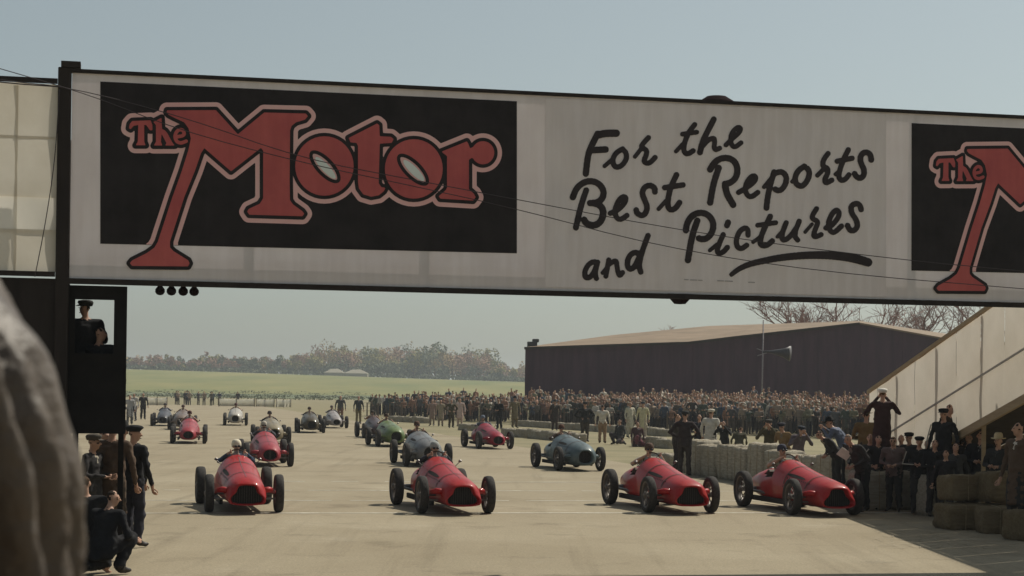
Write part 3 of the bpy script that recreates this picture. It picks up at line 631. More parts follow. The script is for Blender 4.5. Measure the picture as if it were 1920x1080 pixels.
# ---- loudspeaker horn on a pole in the crowd
hb = at(1428, 740, 120); hb.z = .0; t = empty('loudspeaker_pole', hb, 0, 'grey horn loudspeaker on a thin pole above the crowd', 'loudspeaker'); sc = 120 / FPX
zt = at(1428, 600, 120).z; zh = at(1440, 660, 120).z
bm = BM(); tube(bm, [(0, 0, 0), (.05, 0, zt)], .055, 8, .04); obj('pole', bm, mat('pale_pole', (.22, .2, .21), .6), t, True)
bm = BM(); tube(bm, [(.05, 0, zh), (.25, -.1, zh + .02), (.5, -.2, zh + .01), (1.35, -.5, zh - .06), (1.75, -.65, zh - .1)], [.06, .07, .09, .3, .52], 16); obj('horn', bm, mat('horn_grey', (.055, .05, .055), .5), t, True)
bm = BM(); beam(bm, (-.35, .1, zh + .22), (.1, 0, zh + .05), .06, .06); beam(bm, (-.3, .1, zh - .25), (.3, -.1, zh - .05), .05, .05); obj('bracket', bm, mat('pale_pole', (.2, .2, .2)), t)
# ---------------------------------------------------------------- racing cars
M_tyre = mat('tyre_rubber', (0.026, 0.024, 0.024), .85, scale=20, col2=(0.055, 0.050, 0.046), spec=.15)
M_rim = mat('wire_wheel_metal', (0.13, 0.115, 0.105), .55, metal=.5, var=.2)
M_grille = mat('grille_dark', (0.008, 0.007, 0.007), .7)
M_bar = mat('grille_bar', (0.055, 0.045, 0.04), .45, metal=.6)
M_steel = mat('dull_steel', (0.16, 0.15, 0.15), .45, metal=.8)
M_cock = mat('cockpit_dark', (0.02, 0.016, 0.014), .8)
M_leather = mat('seat_leather', (0.07, 0.035, 0.02), .6)
M_screen = bpy.data.materials.new('aero_screen'); M_screen.use_nodes = True
_n = M_screen.node_tree.nodes; _t = _n.new('ShaderNodeBsdfTransparent'); _t.inputs[0].default_value = (.86, .88, .85, 1); _g = _n.new('ShaderNodeBsdfGlossy'); _g.inputs['Roughness'].default_value = .08; _m = _n.new('ShaderNodeMixShader'); _m.inputs[0].default_value = .14
M_screen.node_tree.links.new(_t.outputs[0], _m.inputs[1]); M_screen.node_tree.links.new(_g.outputs[0], _m.inputs[2]); M_screen.node_tree.links.new(_m.outputs[0], _n['Material Output'].inputs[0])
def paint(name, c, rough=.4):
    if 'paint_' + name in MATS: return MATS['paint_' + name]
    m = mat('paint_' + name, c, rough, var=.16, scale=9, coat=.30, spec=.18, bump=.03, bscale=3); t = m.node_tree; N, L = t.nodes, t.links; b = N['Principled BSDF']
    # road dust in irregular patches, duller where it lies
    n = N.new('ShaderNodeTexNoise'); n.inputs['Scale'].default_value = 4.5; n.inputs['Detail'].default_value = 8; n.inputs['Roughness'].default_value = .7; L.new(N['Texture Coordinate'].outputs['Object'], n.inputs['Vector'])
    r = N.new('ShaderNodeValToRGB'); r.color_ramp.elements[0].position = .52; r.color_ramp.elements[0].color = (0, 0, 0, 1); r.color_ramp.elements[1].position = .8; r.color_ramp.elements[1].color = (.35, .35, .35, 1); L.new(n.outputs['Fac'], r.inputs[0])
    src = b.inputs['Base Color'].links[0].from_socket; x = N.new('ShaderNodeMixRGB'); L.new(r.outputs[0], x.inputs[0]); L.new(src, x.inputs[1]); x.inputs[2].default_value = (.16, .12, .08, 1); L.new(x.outputs[0], b.inputs['Base Color'])
    q = N.new('ShaderNodeMapRange'); q.inputs['To Min'].default_value = rough - .1; q.inputs['To Max'].default_value = rough + .3; L.new(n.outputs['Fac'], q.inputs['Value']); L.new(q.outputs[0], b.inputs['Roughness'])
    return m
NA = 40
TH = [2 * math.pi * i / NA for i in range(NA)]
def sup(a, bt, bb, n_t, n_b, th):
    c, s = abs(math.cos(th)), math.sin(th); b, n = (bt, n_t) if s >= 0 else (bb, n_b)
    return 1 / ((c / a) ** n + (abs(s) / b) ** n) ** (1 / n)
def poly_polar(pts, c, th):
    d = (math.cos(th), math.sin(th)); best = .05
    for a, b in zip(pts, pts[1:] + pts[:1]):
        ax, ay, bx, by = a[0] - c[0], a[1] - c[1], b[0] - c[0], b[1] - c[1]
        ex, ey = bx - ax, by - ay; den = d[0] * ey - d[1] * ex
        if abs(den) < 1e-9: continue
        t = (ax * ey - ay * ex) / den; u = (ax * d[1] - ay * d[0]) / den
        if t > 0 and -1e-6 <= u <= 1 + 1e-6: best = max(best, t)
    return best
def mirror(p): return p + [(-x, z) for x, z in p[::-1] if abs(x) > 1e-6]
GR_A = mirror([(0, .535), (.10, .53), (.155, .515), (.18, .46), (.20, .395), (.255, .35), (.30, .305), (.305, .25), (.27, .205), (.15, .185), (0, .18)])
GR_M = mirror([(0, .50), (.09, .49), (.16, .45), (.20, .38), (.20, .31), (.16, .25), (.09, .21), (0, .20)])
GR_T = mirror([(0, .60), (.10, .59), (.17, .54), (.21, .45), (.21, .36), (.18, .28), (.10, .235), (0, .225)])
TYPES = {
 'alfa': dict(gr=GR_A, gc=.345, nose=-1.98, st=[(-1.93, .335, .60, .165, .36), (-1.78, .355, .645, .15, .37), (-1.45, .36, .69, .15, .38), (-1.0, .375, .745, .15, .40), (-.45, .40, .83, .15, .42), (-.05, .415, .91, .15, .43), (.2, .42, .965, .15, .44), (.34, .42, .985, .15, .44)]),
 'mas': dict(gr=GR_M, gc=.345, nose=-1.90, st=[(-1.86, .26, .56, .165, .35), (-1.74, .315, .62, .155, .36), (-1.45, .345, .68, .15, .38), (-1.0, .37, .74, .15, .40), (-.45, .395, .82, .15, .42), (-.05, .41, .90, .15, .43), (.2, .415, .95, .15, .44), (.34, .415, .97, .15, .44)]),
 'tal': dict(gr=GR_T, gc=.41, nose=-1.92, st=[(-1.88, .30, .66, .175, .42), (-1.76, .36, .73, .16, .42), (-1.45, .40, .80, .15, .43), (-1.0, .42, .86, .15, .44), (-.45, .435, .91, .15, .45), (-.05, .445, .95, .15, .45), (.2, .45, .985, .15, .45), (.34, .45, 1.0, .15, .45)]),
}
REAR = [(.44, .42, .90, .15, .44), (.62, .42, .80, .15, .44), (.82, .415, .765, .15, .44), (1.0, .40, .765, .16, .45), (1.06, .39, .78, .16, .45), (1.25, .36, .765, .18, .46), (1.6, .29, .70, .22, .46), (2.0, .19, .60, .30, .455), (2.28, .09, .52, .38, .45), (2.36, .02, .47, .43, .45)]
def wheel_meshes(R0, W, tag_):
    bm = BM(); lathe(bm, [(R0 * .70, -W * .36), (R0 * .80, -W * .48), (R0 * .90, -W * .5), (R0 * .965, -W * .42), (R0 * .995, -W * .22), (R0, 0), (R0 * .995, W * .22), (R0 * .965, W * .42), (R0 * .90, W * .5), (R0 * .80, W * .48), (R0 * .70, W * .36), (R0 * .68, 0)], 36, 'X', close=True)
    ty = bm_mesh('tyre' + tag_, bm, True); ty.materials.append(M_tyre)
    bm = BM(); lathe(bm, [(R0 * .725, -W * .38), (R0 * .70, -W * .40), (R0 * .665, -W * .25), (R0 * .65, 0), (R0 * .665, W * .25), (R0 * .70, W * .40), (R0 * .725, W * .38)], 32, 'X'); 
    bm.faces.ensure_lookup_table(); bmesh.ops.delete(bm, geom=[f for f in bm.faces if len(f.verts) > 6], context='FACES')
    rim = bm_mesh('rim' + tag_, bm, True); rim.materials.append(M_rim)
    bm = BM()
    for s in (-1, 1): lathe(bm, [(.055, s * .01), (.055, s * W * .42), (.04, s * W * .5), (.022, s * W * .58)] if s > 0 else [(.022, s * W * .58), (.04, s * W * .5), (.055, s * W * .42), (.055, s * .01)], 12, 'X')
    for k in range(28):
        t = 2 * math.pi * k / 28; s = 1 if k % 2 else -1; t2 = t + .2 * (1 if k % 4 < 2 else -1)
        beam(bm, (s * W * .4, .05 * math.cos(t), .05 * math.sin(t)), (s * W * .1, R0 * .66 * math.cos(t2), R0 * .66 * math.sin(t2)), .007, .007, Vector((1, 0, 0)))
    sp = bm_mesh('wheel' + tag_, bm, False); sp.materials.append(M_rim)
    return ty, rim, sp
WF, WR = wheel_meshes(.345, .155, '_front'), wheel_meshes(.36, .175, '_rear')
def build_car(typ):
    T = TYPES[typ]; st = T['st'] + REAR
    root = empty('racing_car')
    rings = []; gc = (0, T['gc'])
    gro = [poly_polar(T['gr'], gc, th) for th in TH]; y0 = T['nose']
    def ring(y, rs, zc): return [(r * math.cos(t), y, zc + r * math.sin(t)) for r, t in zip(rs, TH)]
    rings += [ring(y0 + .14, [r * .90 for r in gro], gc[1]), ring(y0 + .02, [r * .96 for r in gro], gc[1]), ring(y0, [r * 1.02 for r in gro], gc[1]), ring(y0 + .005, [r * 1.09 for r in gro], gc[1])]
    for i, (y, hw, zt, zb, zc) in enumerate(st):
        rs = [sup(hw, zt - zc, zc - zb, 2.05 if typ != 'tal' else 2.2, 3.2, t) for t in TH]
        if i == 0: g = [(r * .55 + q * 1.12 * .45) for r, q in zip(rs, gro)]; rs = g; zc = zc * .6 + gc[1] * .4
        if i == 1: zz = zc; rs = [r * .9 + q * 1.15 * .1 for r, q in zip(rs, gro)]
        rings.append(ring(y, rs, zc))
    bm = BM(); vr = [[bm.verts.new(p) for p in rg] for rg in rings]
    def cut(a): 
        c = sum((v.co for v in a), Vector()) / 4; return .35 < c.y < 1.02 and c.z > .645
    inner = BM(); ir = [[inner.verts.new((p[0] * .94, p[1], .05 + p[2] * .93)) for p in rg] for rg in rings]
    for k, (a, b) in enumerate(zip(vr, vr[1:])):
        for j in range(NA):
            q = (a[j], a[(j + 1) % NA], b[(j + 1) % NA], b[j])
            if not cut(q): bm.faces.new(q)
            ym = sum(v.co.y for v in q) / 4
            if .3 < ym < 1.1 and not cut(q):
                inner.faces.new((ir[k][j], ir[k + 1][j], ir[k + 1][(j + 1) % NA], ir[k][(j + 1) % NA]))
    bm.faces.new(vr[-1])
    body = obj('body', bm, paint('red', (.34, .014, .016)), root, True); body.material_slots[0].link = 'OBJECT'
    inner.verts.ensure_lookup_table(); bmesh.ops.delete(inner, geom=[v for v in inner.verts if not v.link_faces], context='VERTS')
    obj('cockpit', inner, M_cock, root)
    bm = BM(); box(bm, -.27, .27, .5, .98, .22, .34, .03); box(bm, -.25, .25, .9, 1.02, .34, .76, .04); obj('seat', bm, M_leather, root)
    # grille
    bm = BM(); f = bm.faces.new([bm.verts.new((r * .89 * math.cos(t), y0 + .125, gc[1] + r * .89 * math.sin(t))) for r, t in zip(gro, TH)])
    g = obj('grille', bm, M_grille, root)
    bm = BM()
    for k in range(-6, 7):
        x = k * .042
        zs = [z for z in np.arange(.16, .64, .01) if poly_polar(T['gr'], gc, math.atan2(z - gc[1], x)) * .9 > math.hypot(x, z - gc[1])]
        if zs: beam(bm, (x, y0 + .11, min(zs)), (x, y0 + .11, max(zs)), .007, .007, Vector((0, 1, 0)))
    if typ == 'mas': beam(bm, (0, y0 + .02, gc[1] - .15), (0, y0 + .02, gc[1] + .16), .03, .03, Vector((0, 1, 0)))
    obj('grille_bar', bm, M_bar, g)
    # vents, louvres, bonnet strap
    def side_pt(y, th, out=.004):
        for (ya, *A), (yb, *Bq) in zip(st, st[1:]):
            if ya <= y <= yb:
                f = (y - ya) / (yb - ya); hw, zt, zb, zc = [p + (q - p) * f for p, q in zip(A, Bq)]
                r = sup(hw, zt - zc, zc - zb, 2.05 if typ != 'tal' else 2.2, 3.2, th) + out; return Vector((r * math.cos(th), y, zc + r * math.sin(th)))
    for sgn_ in (1, -1):
        bm = BM()
        for k in range(13):
            y = -1.28 + k * .085; q = []
            for yy, tt in ((y, .12), (y + .03, .12), (y + .03, .62), (y, .62)):
                p = side_pt(yy, tt if sgn_ > 0 else math.pi - tt); q.append(bm.verts.new(p))
            bm.faces.new(q)
        obj('louvre', bm, M_cock, body)
    bm = BM(); q = []
    for i in range(7):
        for tt in (2.28, 2.46): q.append(bm.verts.new(side_pt(-1.0 + i * .125, tt + .06 * (abs(i - 3) / 3) ** 3 * (1 if tt < 2.3 else -1), .006)))
    for i in range(6): bm.faces.new((q[2 * i], q[2 * i + 1], q[2 * i + 3], q[2 * i + 2]))
    obj('bonnet_vent', bm, M_cock, body)
    # bonnet strap, hinge line, filler cap, chassis rails kept dark to put shade on the lower flanks
    for ys in (-1.22, -.28):
        bm = BM(); q = []
        for i in range(21):
            tt = .25 + (math.pi - .5) * i / 20
            for yy in (ys, ys + .035): q.append(bm.verts.new(side_pt(yy, tt, .007)))
        for i in range(20): bm.faces.new((q[2 * i], q[2 * i + 1], q[2 * i + 3], q[2 * i + 2]))
        obj('bonnet_strap', bm, M_leather, body, True)
    bm = BM(); q = []
    for i in range(15):
        for tt in (math.pi / 2 - .012, math.pi / 2 + .012): q.append(bm.verts.new(side_pt(-1.7 + i * .13, tt, .004)))
    for i in range(14): bm.faces.new((q[2 * i], q[2 * i + 1], q[2 * i + 3], q[2 * i + 2]))
    obj('bonnet_hinge', bm, M_steel, body)
    bm = BM(); lathe(bm, [(.05, 0), (.05, .03), (.035, .04)], 14, 'Z', Matrix.Translation((0, 1.32, .745))); obj('filler_cap', bm, M_steel, body, True)
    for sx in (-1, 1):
        bm = BM(); box(bm, sx * .40 - .03, sx * .40 + .03, -1.15, 1.3, .135, .235, .01); obj('chassis_shade_rail', bm, M_cock, root)  # dark rail added so the lower flank reads as shaded
    # windscreen, wheel, mirror, headrest
    bm = BM(); vv = []
    for i in range(9):
        t = -1.05 + 2.1 * i / 8; vv.append((bm.verts.new((.22 * math.sin(t), .40 - .10 * math.cos(t), .965 - .03 * abs(t))), bm.verts.new((.205 * math.sin(t), .44 - .08 * math.cos(t), 1.06 - .04 * abs(t)))))
    for a, b in zip(vv, vv[1:]): bm.faces.new((a[0], b[0], b[1], a[1]))
    obj('windscreen', bm, M_screen, root, True)
    bm = BM(); Mx = Matrix.Translation((0, .44, .90)) @ Matrix.Rotation(math.radians(72), 4, 'X')
    lathe(bm, [(.178, -.012), (.195, -.012), (.20, 0), (.195, .012), (.178, .012), (.173, 0)], 24, 'Z', Mx, close=True)
    for k in range(4): a = math.pi / 4 + k * math.pi / 2; beam(bm, Mx @ Vector((0, 0, 0)), Mx @ Vector((.18 * math.cos(a), .18 * math.sin(a), 0)), .02, .008)
    obj('steering_wheel', bm, M_leather, root)
    for sx in (-1, 1):
        bm = BM(); tube(bm, [(sx * .32, .26, .80), (sx * .40, .25, .88)], .008, 5); ico(bm, (sx * .41, .24, .90), (.04, .018, .03), 1); obj('mirror', bm, M_steel, root)
    # exhaust
    bm = BM(); tube(bm, [(.36, -.9, .40), (.46, -.75, .36), (.50, -.3, .33), (.50, 1.0, .32), (.47, 2.0, .33), (.46, 2.3, .33)], .038, 10); obj('exhaust_pipe', bm, mat('exhaust_iron', (.05, .04, .035), .7, metal=.5), root, True)
    # axles, arms, springs
    bm = BM(); tube(bm, [(-.60, -1.25, .345), (.60, -1.25, .345)], .026, 8); beam(bm, (-.58, -1.32, .25), (.58, -1.32, .25), .05, .03); obj('front_axle', bm, M_steel, root)
    bm = BM(); tube(bm, [(-.62, 1.25, .36), (.62, 1.25, .36)], .045, 8); obj('rear_axle', bm, M_steel, root)
    for sx in (-1, 1):
        bm = BM(); tube(bm, [(sx * .30, -1.66, .42), (sx * .42, -1.60, .43), (sx * .50, -1.42, .40), (sx * .545, -1.25, .36)], [.05, .055, .045, .04], 10)
        a = obj('suspension_arm', bm, paint('red', (1, 1, 1)), root, True); a.material_slots[0].link = 'OBJECT'
        bm = BM(); tube(bm, [(sx * .36, .6, .30), (sx * .52, 1.2, .34)], .028, 8); obj('radius_rod', bm, M_steel, root, True)
    for x, y, S, rr in ((-.625, -1.25, WF, .345), (.625, -1.25, WF, .345), (-.635, 1.25, WR, .36), (.635, 1.25, WR, .36)):
        wh = link('wheel', S[2], None, root, (x, y, rr)); ti = link('tyre', S[0], None, wh); ri = link('rim', S[1], None, wh)
        wh.rotation_euler = (R.uniform(0, 3), 0, R.uniform(-.02, .02))
    return root
PROTO = {}
def recolour(root, m):
    for o in root.children:
        if o.name.split('.')[0] in ('body', 'suspension_arm'): o.material_slots[0].link = 'OBJECT'; o.material_slots[0].material = m
RED, CRIM = paint('racing_red', (.31, .008, .009)), paint('crimson', (.25, .010, .026))
PALE_R = paint('faded_crimson', (.29, .034, .046), .45)
CARS = [  # px, py of the front axle on the ground, type, paint, yaw, label, driver overalls, helmet, driver label
 (457, 961, 'alfa', RED, 13, 'red racing car on the front row nearest the timing box', (.05, .07, .12), (.62, .56, .44), 'driver in navy with cream helmet in the red car nearest the timing box'),
 (853, 963, 'alfa', RED, 14, 'red racing car second on the front row, nose towards the brush lettering', (.03, .03, .04), (.30, .31, .30), 'driver crouched low in the second red front row car'),
 (1274, 962, 'alfa', RED, 13.5, 'red racing car third on the front row, in the open', (.34, .30, .24), (.10, .065, .05), 'driver in pale shirt and brown helmet, third on the front row'),
 (1543, 966, 'alfa', RED, 14, 'red racing car on the front row closest to the hay bales', (.30, .27, .20), (.05, .05, .07), 'driver in dark helmet in the red car by the bales'),
 (1086, 883, 'tal', paint('racing_blue', (.075, .105, .115)), 14, 'pale blue racing car on the second row before the low bales', (.10, .07, .06), (.10, .05, .035), 'driver in brown helmet in the pale blue car'),
 (801, 875, 'tal', paint('dull_silver', (.145, .147, .15)), 12, 'silver grey racing car following behind the second red car', (.07, .05, .04), (.09, .05, .035), 'driver in brown leather in the silver grey car'),
 (503, 875, 'mas', PALE_R, 12, 'faded crimson racing car right behind the leftmost red car', (.10, .10, .12), (.40, .36, .30), 'driver in grey helmet in the faded crimson second row car'),
 (927, 842, 'mas', CRIM, 14, 'crimson racing car alone ahead of the bales, third row', (.12, .13, .17), (.16, .18, .22), 'driver in blue grey in the lone crimson car'),
 (353, 832, 'mas', PALE_R, 9, 'faded pink red racing car near the far end of the timing box', (.30, .17, .15), (.08, .04, .035), 'driver in pink shirt in the faded pink red car'),
 (512, 832, 'tal', paint('cream', (.24, .20, .135)), 12, 'cream racing car tucked behind the faded crimson car', (.05, .05, .05), (.06, .05, .05), 'driver in black with arms out in the cream car'),
 (738, 838, 'tal', paint('apple_green', (.115, .16, .06)), 13, 'light green racing car behind the silver grey car', (.42, .38, .28), (.07, .05, .04), 'driver in cream shirt in the light green car'),
 (708, 822, 'mas', paint('dark_maroon', (.05, .028, .03)), 12, 'dark maroon racing car beside the light green car', (.33, .15, .09), (.06, .05, .04), 'driver in orange brown in the dark maroon car'),
 (583, 812, 'tal', paint('black_gold', (.06, .045, .025)), 9, 'black racing car with a gold tint in the fourth row', (.05, .04, .035), (.07, .05, .04), 'driver in dark brown in the black and gold car'),
 (629, 803, 'mas', paint('pale_grey', (.29, .26, .255)), 12, 'pale grey racing car beside the black and gold car', (.12, .12, .15), (.15, .12, .11), 'driver in grey blue in the pale grey car'),
 (441, 798, 'tal', paint('white', (.40, .37, .33)), 8, 'white racing car between the cream and the pink red cars', (.30, .26, .2), (.10, .05, .05), 'driver in beige in the white car'),
 (340, 806, 'tal', paint('brown_grey', (.16, .12, .10)), 8, 'brown grey racing car half hidden by the pink red car', (.40, .36, .32), (.12, .08, .07), 'driver in white shirt in the brown grey car'),
 (306, 799, 'mas', paint('dark_slate', (.06, .06, .07)), 8, 'dark slate racing car farthest back on the timing box side', (.14, .15, .2), (.1, .09, .09), 'driver in blue in the dark slate car'),
]
DRIVER_JOBS = []
for px, py, typ, pm, yaw, lab, oc, hc, dl in CARS:
    g = gp(px, py); rz = math.radians(yaw)
    fwd = Vector((math.sin(rz), -math.cos(rz), 0)); c = g - fwd * 1.25
    if typ not in PROTO: PROTO[typ] = build_car(typ); o = PROTO[typ]
    else: o = copy_tree(PROTO[typ])
    o.location = (c.x, c.y, .0065); o.rotation_euler = (0, 0, rz); tag(o, lab, 'racing car', 'racing cars on the grid'); recolour(o, pm)
    DRIVER_JOBS.append((c, rz, oc, hc, dl, typ))
# ---------------------------------------------------------------- people
M_skin = mat('skin', (0.40, 0.235, 0.165), .6, var=.1, scale=10)
M_shoe = mat('shoe_leather', (0.02, 0.015, 0.012), .5)
def cloth(c): return mat('cloth_%02d_%02d_%02d' % tuple(int(x * 99) for x in c), c, .9, var=.2, scale=7, bump=.5, bscale=9, spec=.15)
V3 = Vector
ICO = {}
def ico_pts(sub):
    if sub not in ICO:
        b = BM(); bmesh.ops.create_icosphere(b, subdivisions=sub, radius=1); ICO[sub] = [v.co.copy() for v in b.verts]; b.free()
    return ICO[sub]
def rad(r): return r if hasattr(r, '__len__') else (r, r, r)
def skin_prims(prims, voxel, smooth=3, extra=None, sub=1, disp=None):
    """hulls of ellipsoids grown together into ONE surface (voxel remesh), faces tagged by the nearest hull"""
    bm = BM(); samples = []
    for ells, tg in prims:
        vs = []
        for c, r in ells:
            r = rad(r)
            for p in ico_pts(sub): vs.append(bm.verts.new((c[0] + p.x * r[0], c[1] + p.y * r[1], c[2] + p.z * r[2])))
        g = bmesh.ops.convex_hull(bm, input=vs)
        bad = [x for x in g['geom_interior'] if isinstance(x, bmesh.types.BMVert)]
        bmesh.ops.delete(bm, geom=[v for v in bad if v.is_valid], context='VERTS')
        segs = list(zip(ells, ells[1:])) or [(ells[0], ells[0])]
        for (c0, r0), (c1, r1) in segs:
            r0, r1 = rad(r0), rad(r1)
            for k in range(7):
                f = k / 6
                for p in ico_pts(1):
                    samples.append((tuple((a + (b - a) * f) + p[i] * (s + (t - s) * f) for i, (a, b, s, t) in enumerate(zip(c0, c1, r0, r1))), tg))
    me = bpy.data.meshes.new('tmp'); bm.to_mesh(me); bm.free()
    ob = bpy.data.objects.new('tmp', me); COL.objects.link(ob)
    m = ob.modifiers.new('r', 'REMESH'); m.mode = 'VOXEL'; m.voxel_size = voxel
    if smooth: m2 = ob.modifiers.new('s', 'SMOOTH'); m2.factor = .5; m2.iterations = smooth
    out = bpy.data.meshes.new_from_object(ob.evaluated_get(bpy.context.evaluated_depsgraph_get()))
    bpy.data.objects.remove(ob); bpy.data.meshes.remove(me)
    kd = kdtree.KDTree(len(samples))
    for i, (p, t) in enumerate(samples): kd.insert(p, i)
    kd.balance()
    mi = [samples[kd.find(f.center)[1]][1] for f in out.polygons]
    if disp:
        nn = [v.normal.copy() for v in out.vertices]
        for v, n_ in zip(out.vertices, nn): v.co += n_ * disp(v.co)
    if extra:
        b = BM(); b.from_mesh(out); lay = []
        n0 = len(b.faces)
        for fn, t in extra:
            k = len(b.faces); fn(b); lay += [t] * (len(b.faces) - k)
        b.to_mesh(out); b.free(); mi += lay
    out.polygons.foreach_set('material_index', mi); out.polygons.foreach_set('use_smooth', [True] * len(out.polygons)); out.update()
    return out
def rotx(p, a, c): d = V3(p) - V3(c); return V3(c) + Matrix.Rotation(a, 3, 'X') @ d
def figure(h=1.75, lean=0, turn=0, nod=0, arms=None, pose='stand', coat='jacket', hat=None, bulk=1.0, step=0.0, hair=True, detail=True, face=True):
    """a clothed figure facing -Y, feet at z=0. returns prims, extras, head frame"""
    k = h / 1.75
    J = dict(pel=V3((0, 0, .95)), wai=V3((0, 0, 1.08)), che=V3((0, .01, 1.31)), nec=V3((0, .015, 1.47)), hea=V3((0, -.015, 1.625)))
    for s, n in ((-1, 'l'), (1, 'r')):
        J['sh' + n] = V3((s * .185 * bulk, .01, 1.415)); J['el' + n] = V3((s * .265 * bulk, .03, 1.14)); J['wr' + n] = V3((s * .27 * bulk, -.07, .89))
        J['hi' + n] = V3((s * .095, 0, .93)); J['kn' + n] = V3((s * .105, -.03 + s * step * .5, .50)); J['an' + n] = V3((s * .115, .02 + s * step, .08)); J['to' + n] = V3((s * .14, -.15 + s * step, .045))
    if pose == 'sit':
        dz = -.47
        for a in J:
            if a[:2] not in ('kn', 'an', 'to'): J[a] = J[a] + V3((0, .1, dz))
        for s, n in ((-1, 'l'), (1, 'r')):
            J['kn' + n] = V3((s * .14, -.33, .50)); J['an' + n] = V3((s * .13, -.30, .08)); J['to' + n] = V3((s * .15, -.47, .045))
    if pose == 'crouch':
        dz = -.60
        for a in J:
            if a[:2] not in ('kn', 'an', 'to'): J[a] = J[a] + V3((0, .12, dz))
        J['knl'] = V3((-.18, -.28, .48)); J['anl'] = V3((-.14, -.08, .08)); J['tol'] = V3((-.15, -.25, .045)); J['knr'] = V3((.2, -.22, .12)); J['anr'] = V3((.16, .22, .09)); J['tor'] = V3((.17, .32, .05))
    if pose == 'drive':
        for a in J:
            if a[:2] not in ('kn', 'an', 'to'): J[a] = J[a] + V3((0, 0, -.53))
        for s, n in ((-1, 'l'), (1, 'r')): J['kn' + n] = V3((s * .15, -.42, .50)); J['an' + n] = V3((s * .1, -.85, .32)); J['to' + n] = V3((s * .1, -.97, .40))
    if arms == 'camera' or arms == 'bino':      # hands at the face
        for s, n in ((-1, 'l'), (1, 'r')): J['el' + n] = J['sh' + n] + V3((s * .13, -.16, -.17)); J['wr' + n] = J['hea'] + V3((s * .085, -.19, -.02))
    elif arms == 'high':
        for s, n in ((-1, 'l'), (1, 'r')): J['el' + n] = J['sh' + n] + V3((s * .17, -.09, -.20)); J['wr' + n] = J['hea'] + V3((s * .07, -.2, -.05))
    elif arms == 'front':     # holding something at the waist
        for s, n in ((-1, 'l'), (1, 'r')): J['el' + n] = J['sh' + n] + V3((s * .09, -.02, -.28)); J['wr' + n] = J['wai'] + V3((s * .08, -.25, .05))
    elif arms == 'hip':
        for s, n in ((-1, 'l'), (1, 'r')): J['el' + n] = J['sh' + n] + V3((s * .2, .09, -.25)); J['wr' + n] = J['pel'] + V3((s * .17, -.03, .09))
    elif arms == 'wheel':
        for s, n in ((-1, 'l'), (1, 'r')): J['wr' + n] = V3((s * .17, -.36, .95)); J['el' + n] = V3((s * .33, -.10, .80))
    elif arms == 'point':
        J['elr'] = J['shr'] + V3((.2, -.16, -.03)); J['wrr'] = J['shr'] + V3((.34, -.36, .02))
    elif arms == 'knees':
        for s, n in ((-1, 'l'), (1, 'r')): J['el' + n] = J['sh' + n] + V3((s * .1, -.1, -.25)); J['wr' + n] = J['kn' + n] + V3((0, .0, .1))
    if lean:
        c = J['pel']
        for a in J:
            if a[:2] in ('wa', 'ch', 'ne', 'he', 'sh', 'el', 'wr') and not (arms == 'wheel' and a[:2] in ('wr', 'el')): J[a] = rotx(J[a], math.radians(lean), c)
    J = {a: v * k for a, v in J.items()}
    def S(r): return tuple(x * k for x in rad(r))
    b = bulk; P = []
    TR, CO = 2, 1
    P.append(([(J['pel'], S((.165 * b, .118 * b, .12))), (J['wai'], S((.155 * b, .112 * b, .10)))], CO))
    P.append(([(J['wai'], S((.155 * b, .112 * b, .10))), (J['che'], S((.178 * b, .125 * b, .13)))], CO))
    P.append(([(J['che'], S((.165 * b, .12 * b, .10))), (J['shl'], S(.068)), (J['shr'], S(.068)), (J['nec'] - V3((0, 0, .04)), S((.08, .07, .04)))], CO))
    P.append(([(J['nec'] - V3((0, 0, .03 * k)), S(.056)), (J['hea'] - V3((0, -.02, .06)) * k, S(.055))], 0))
    Rh = Matrix.Rotation(math.radians(turn), 3, 'Z') @ Matrix.Rotation(math.radians(lean * .45 + nod), 3, 'X')
    def hd(x, y, z): return J['hea'] + Rh @ (V3((x, y, z)) * k)
    P.append(([(hd(0, .012, .03), S((.077, .092, .085)))], 4 if hair else 0))
    P.append(([(hd(0, -.03, .0), S((.066, .068, .075))), (hd(0, -.042, -.075), S((.042, .045, .035)))], 0))
    if detail:
        P.append(([(hd(0, -.09, .01), S(.013)), (hd(0, -.112, -.022), S(.017))], 0))
        for s in (-1, 1): P.append(([(hd(s * .078, .01, -.01), S((.014, .022, .032)))], 0))
        P.append(([(J['nec'] + V3((0, -.035, -.075)) * k, S((.035, .07, .05)))], 6))
        P.append(([(J['nec'] + V3((0, .01, -.03)) * k, S((.075, .07, .022)))], CO))
    if coat == 'long':
        hem = J['pel'] - V3((0, -.01, .44)) * k if pose != 'sit' else J['pel'] - V3((0, 0, .1))
        P.append(([(J['che'], S((.176 * b, .125 * b, .08))), (hem, S((.215 * b, .185 * b, .05)))], CO))
    elif coat == 'jacket':
        P.append(([(J['che'], S((.172 * b, .122 * b, .08))), (J['pel'] - V3((0, 0, .12)) * k, S((.188 * b, .14 * b, .05)))], CO))
    extra = []
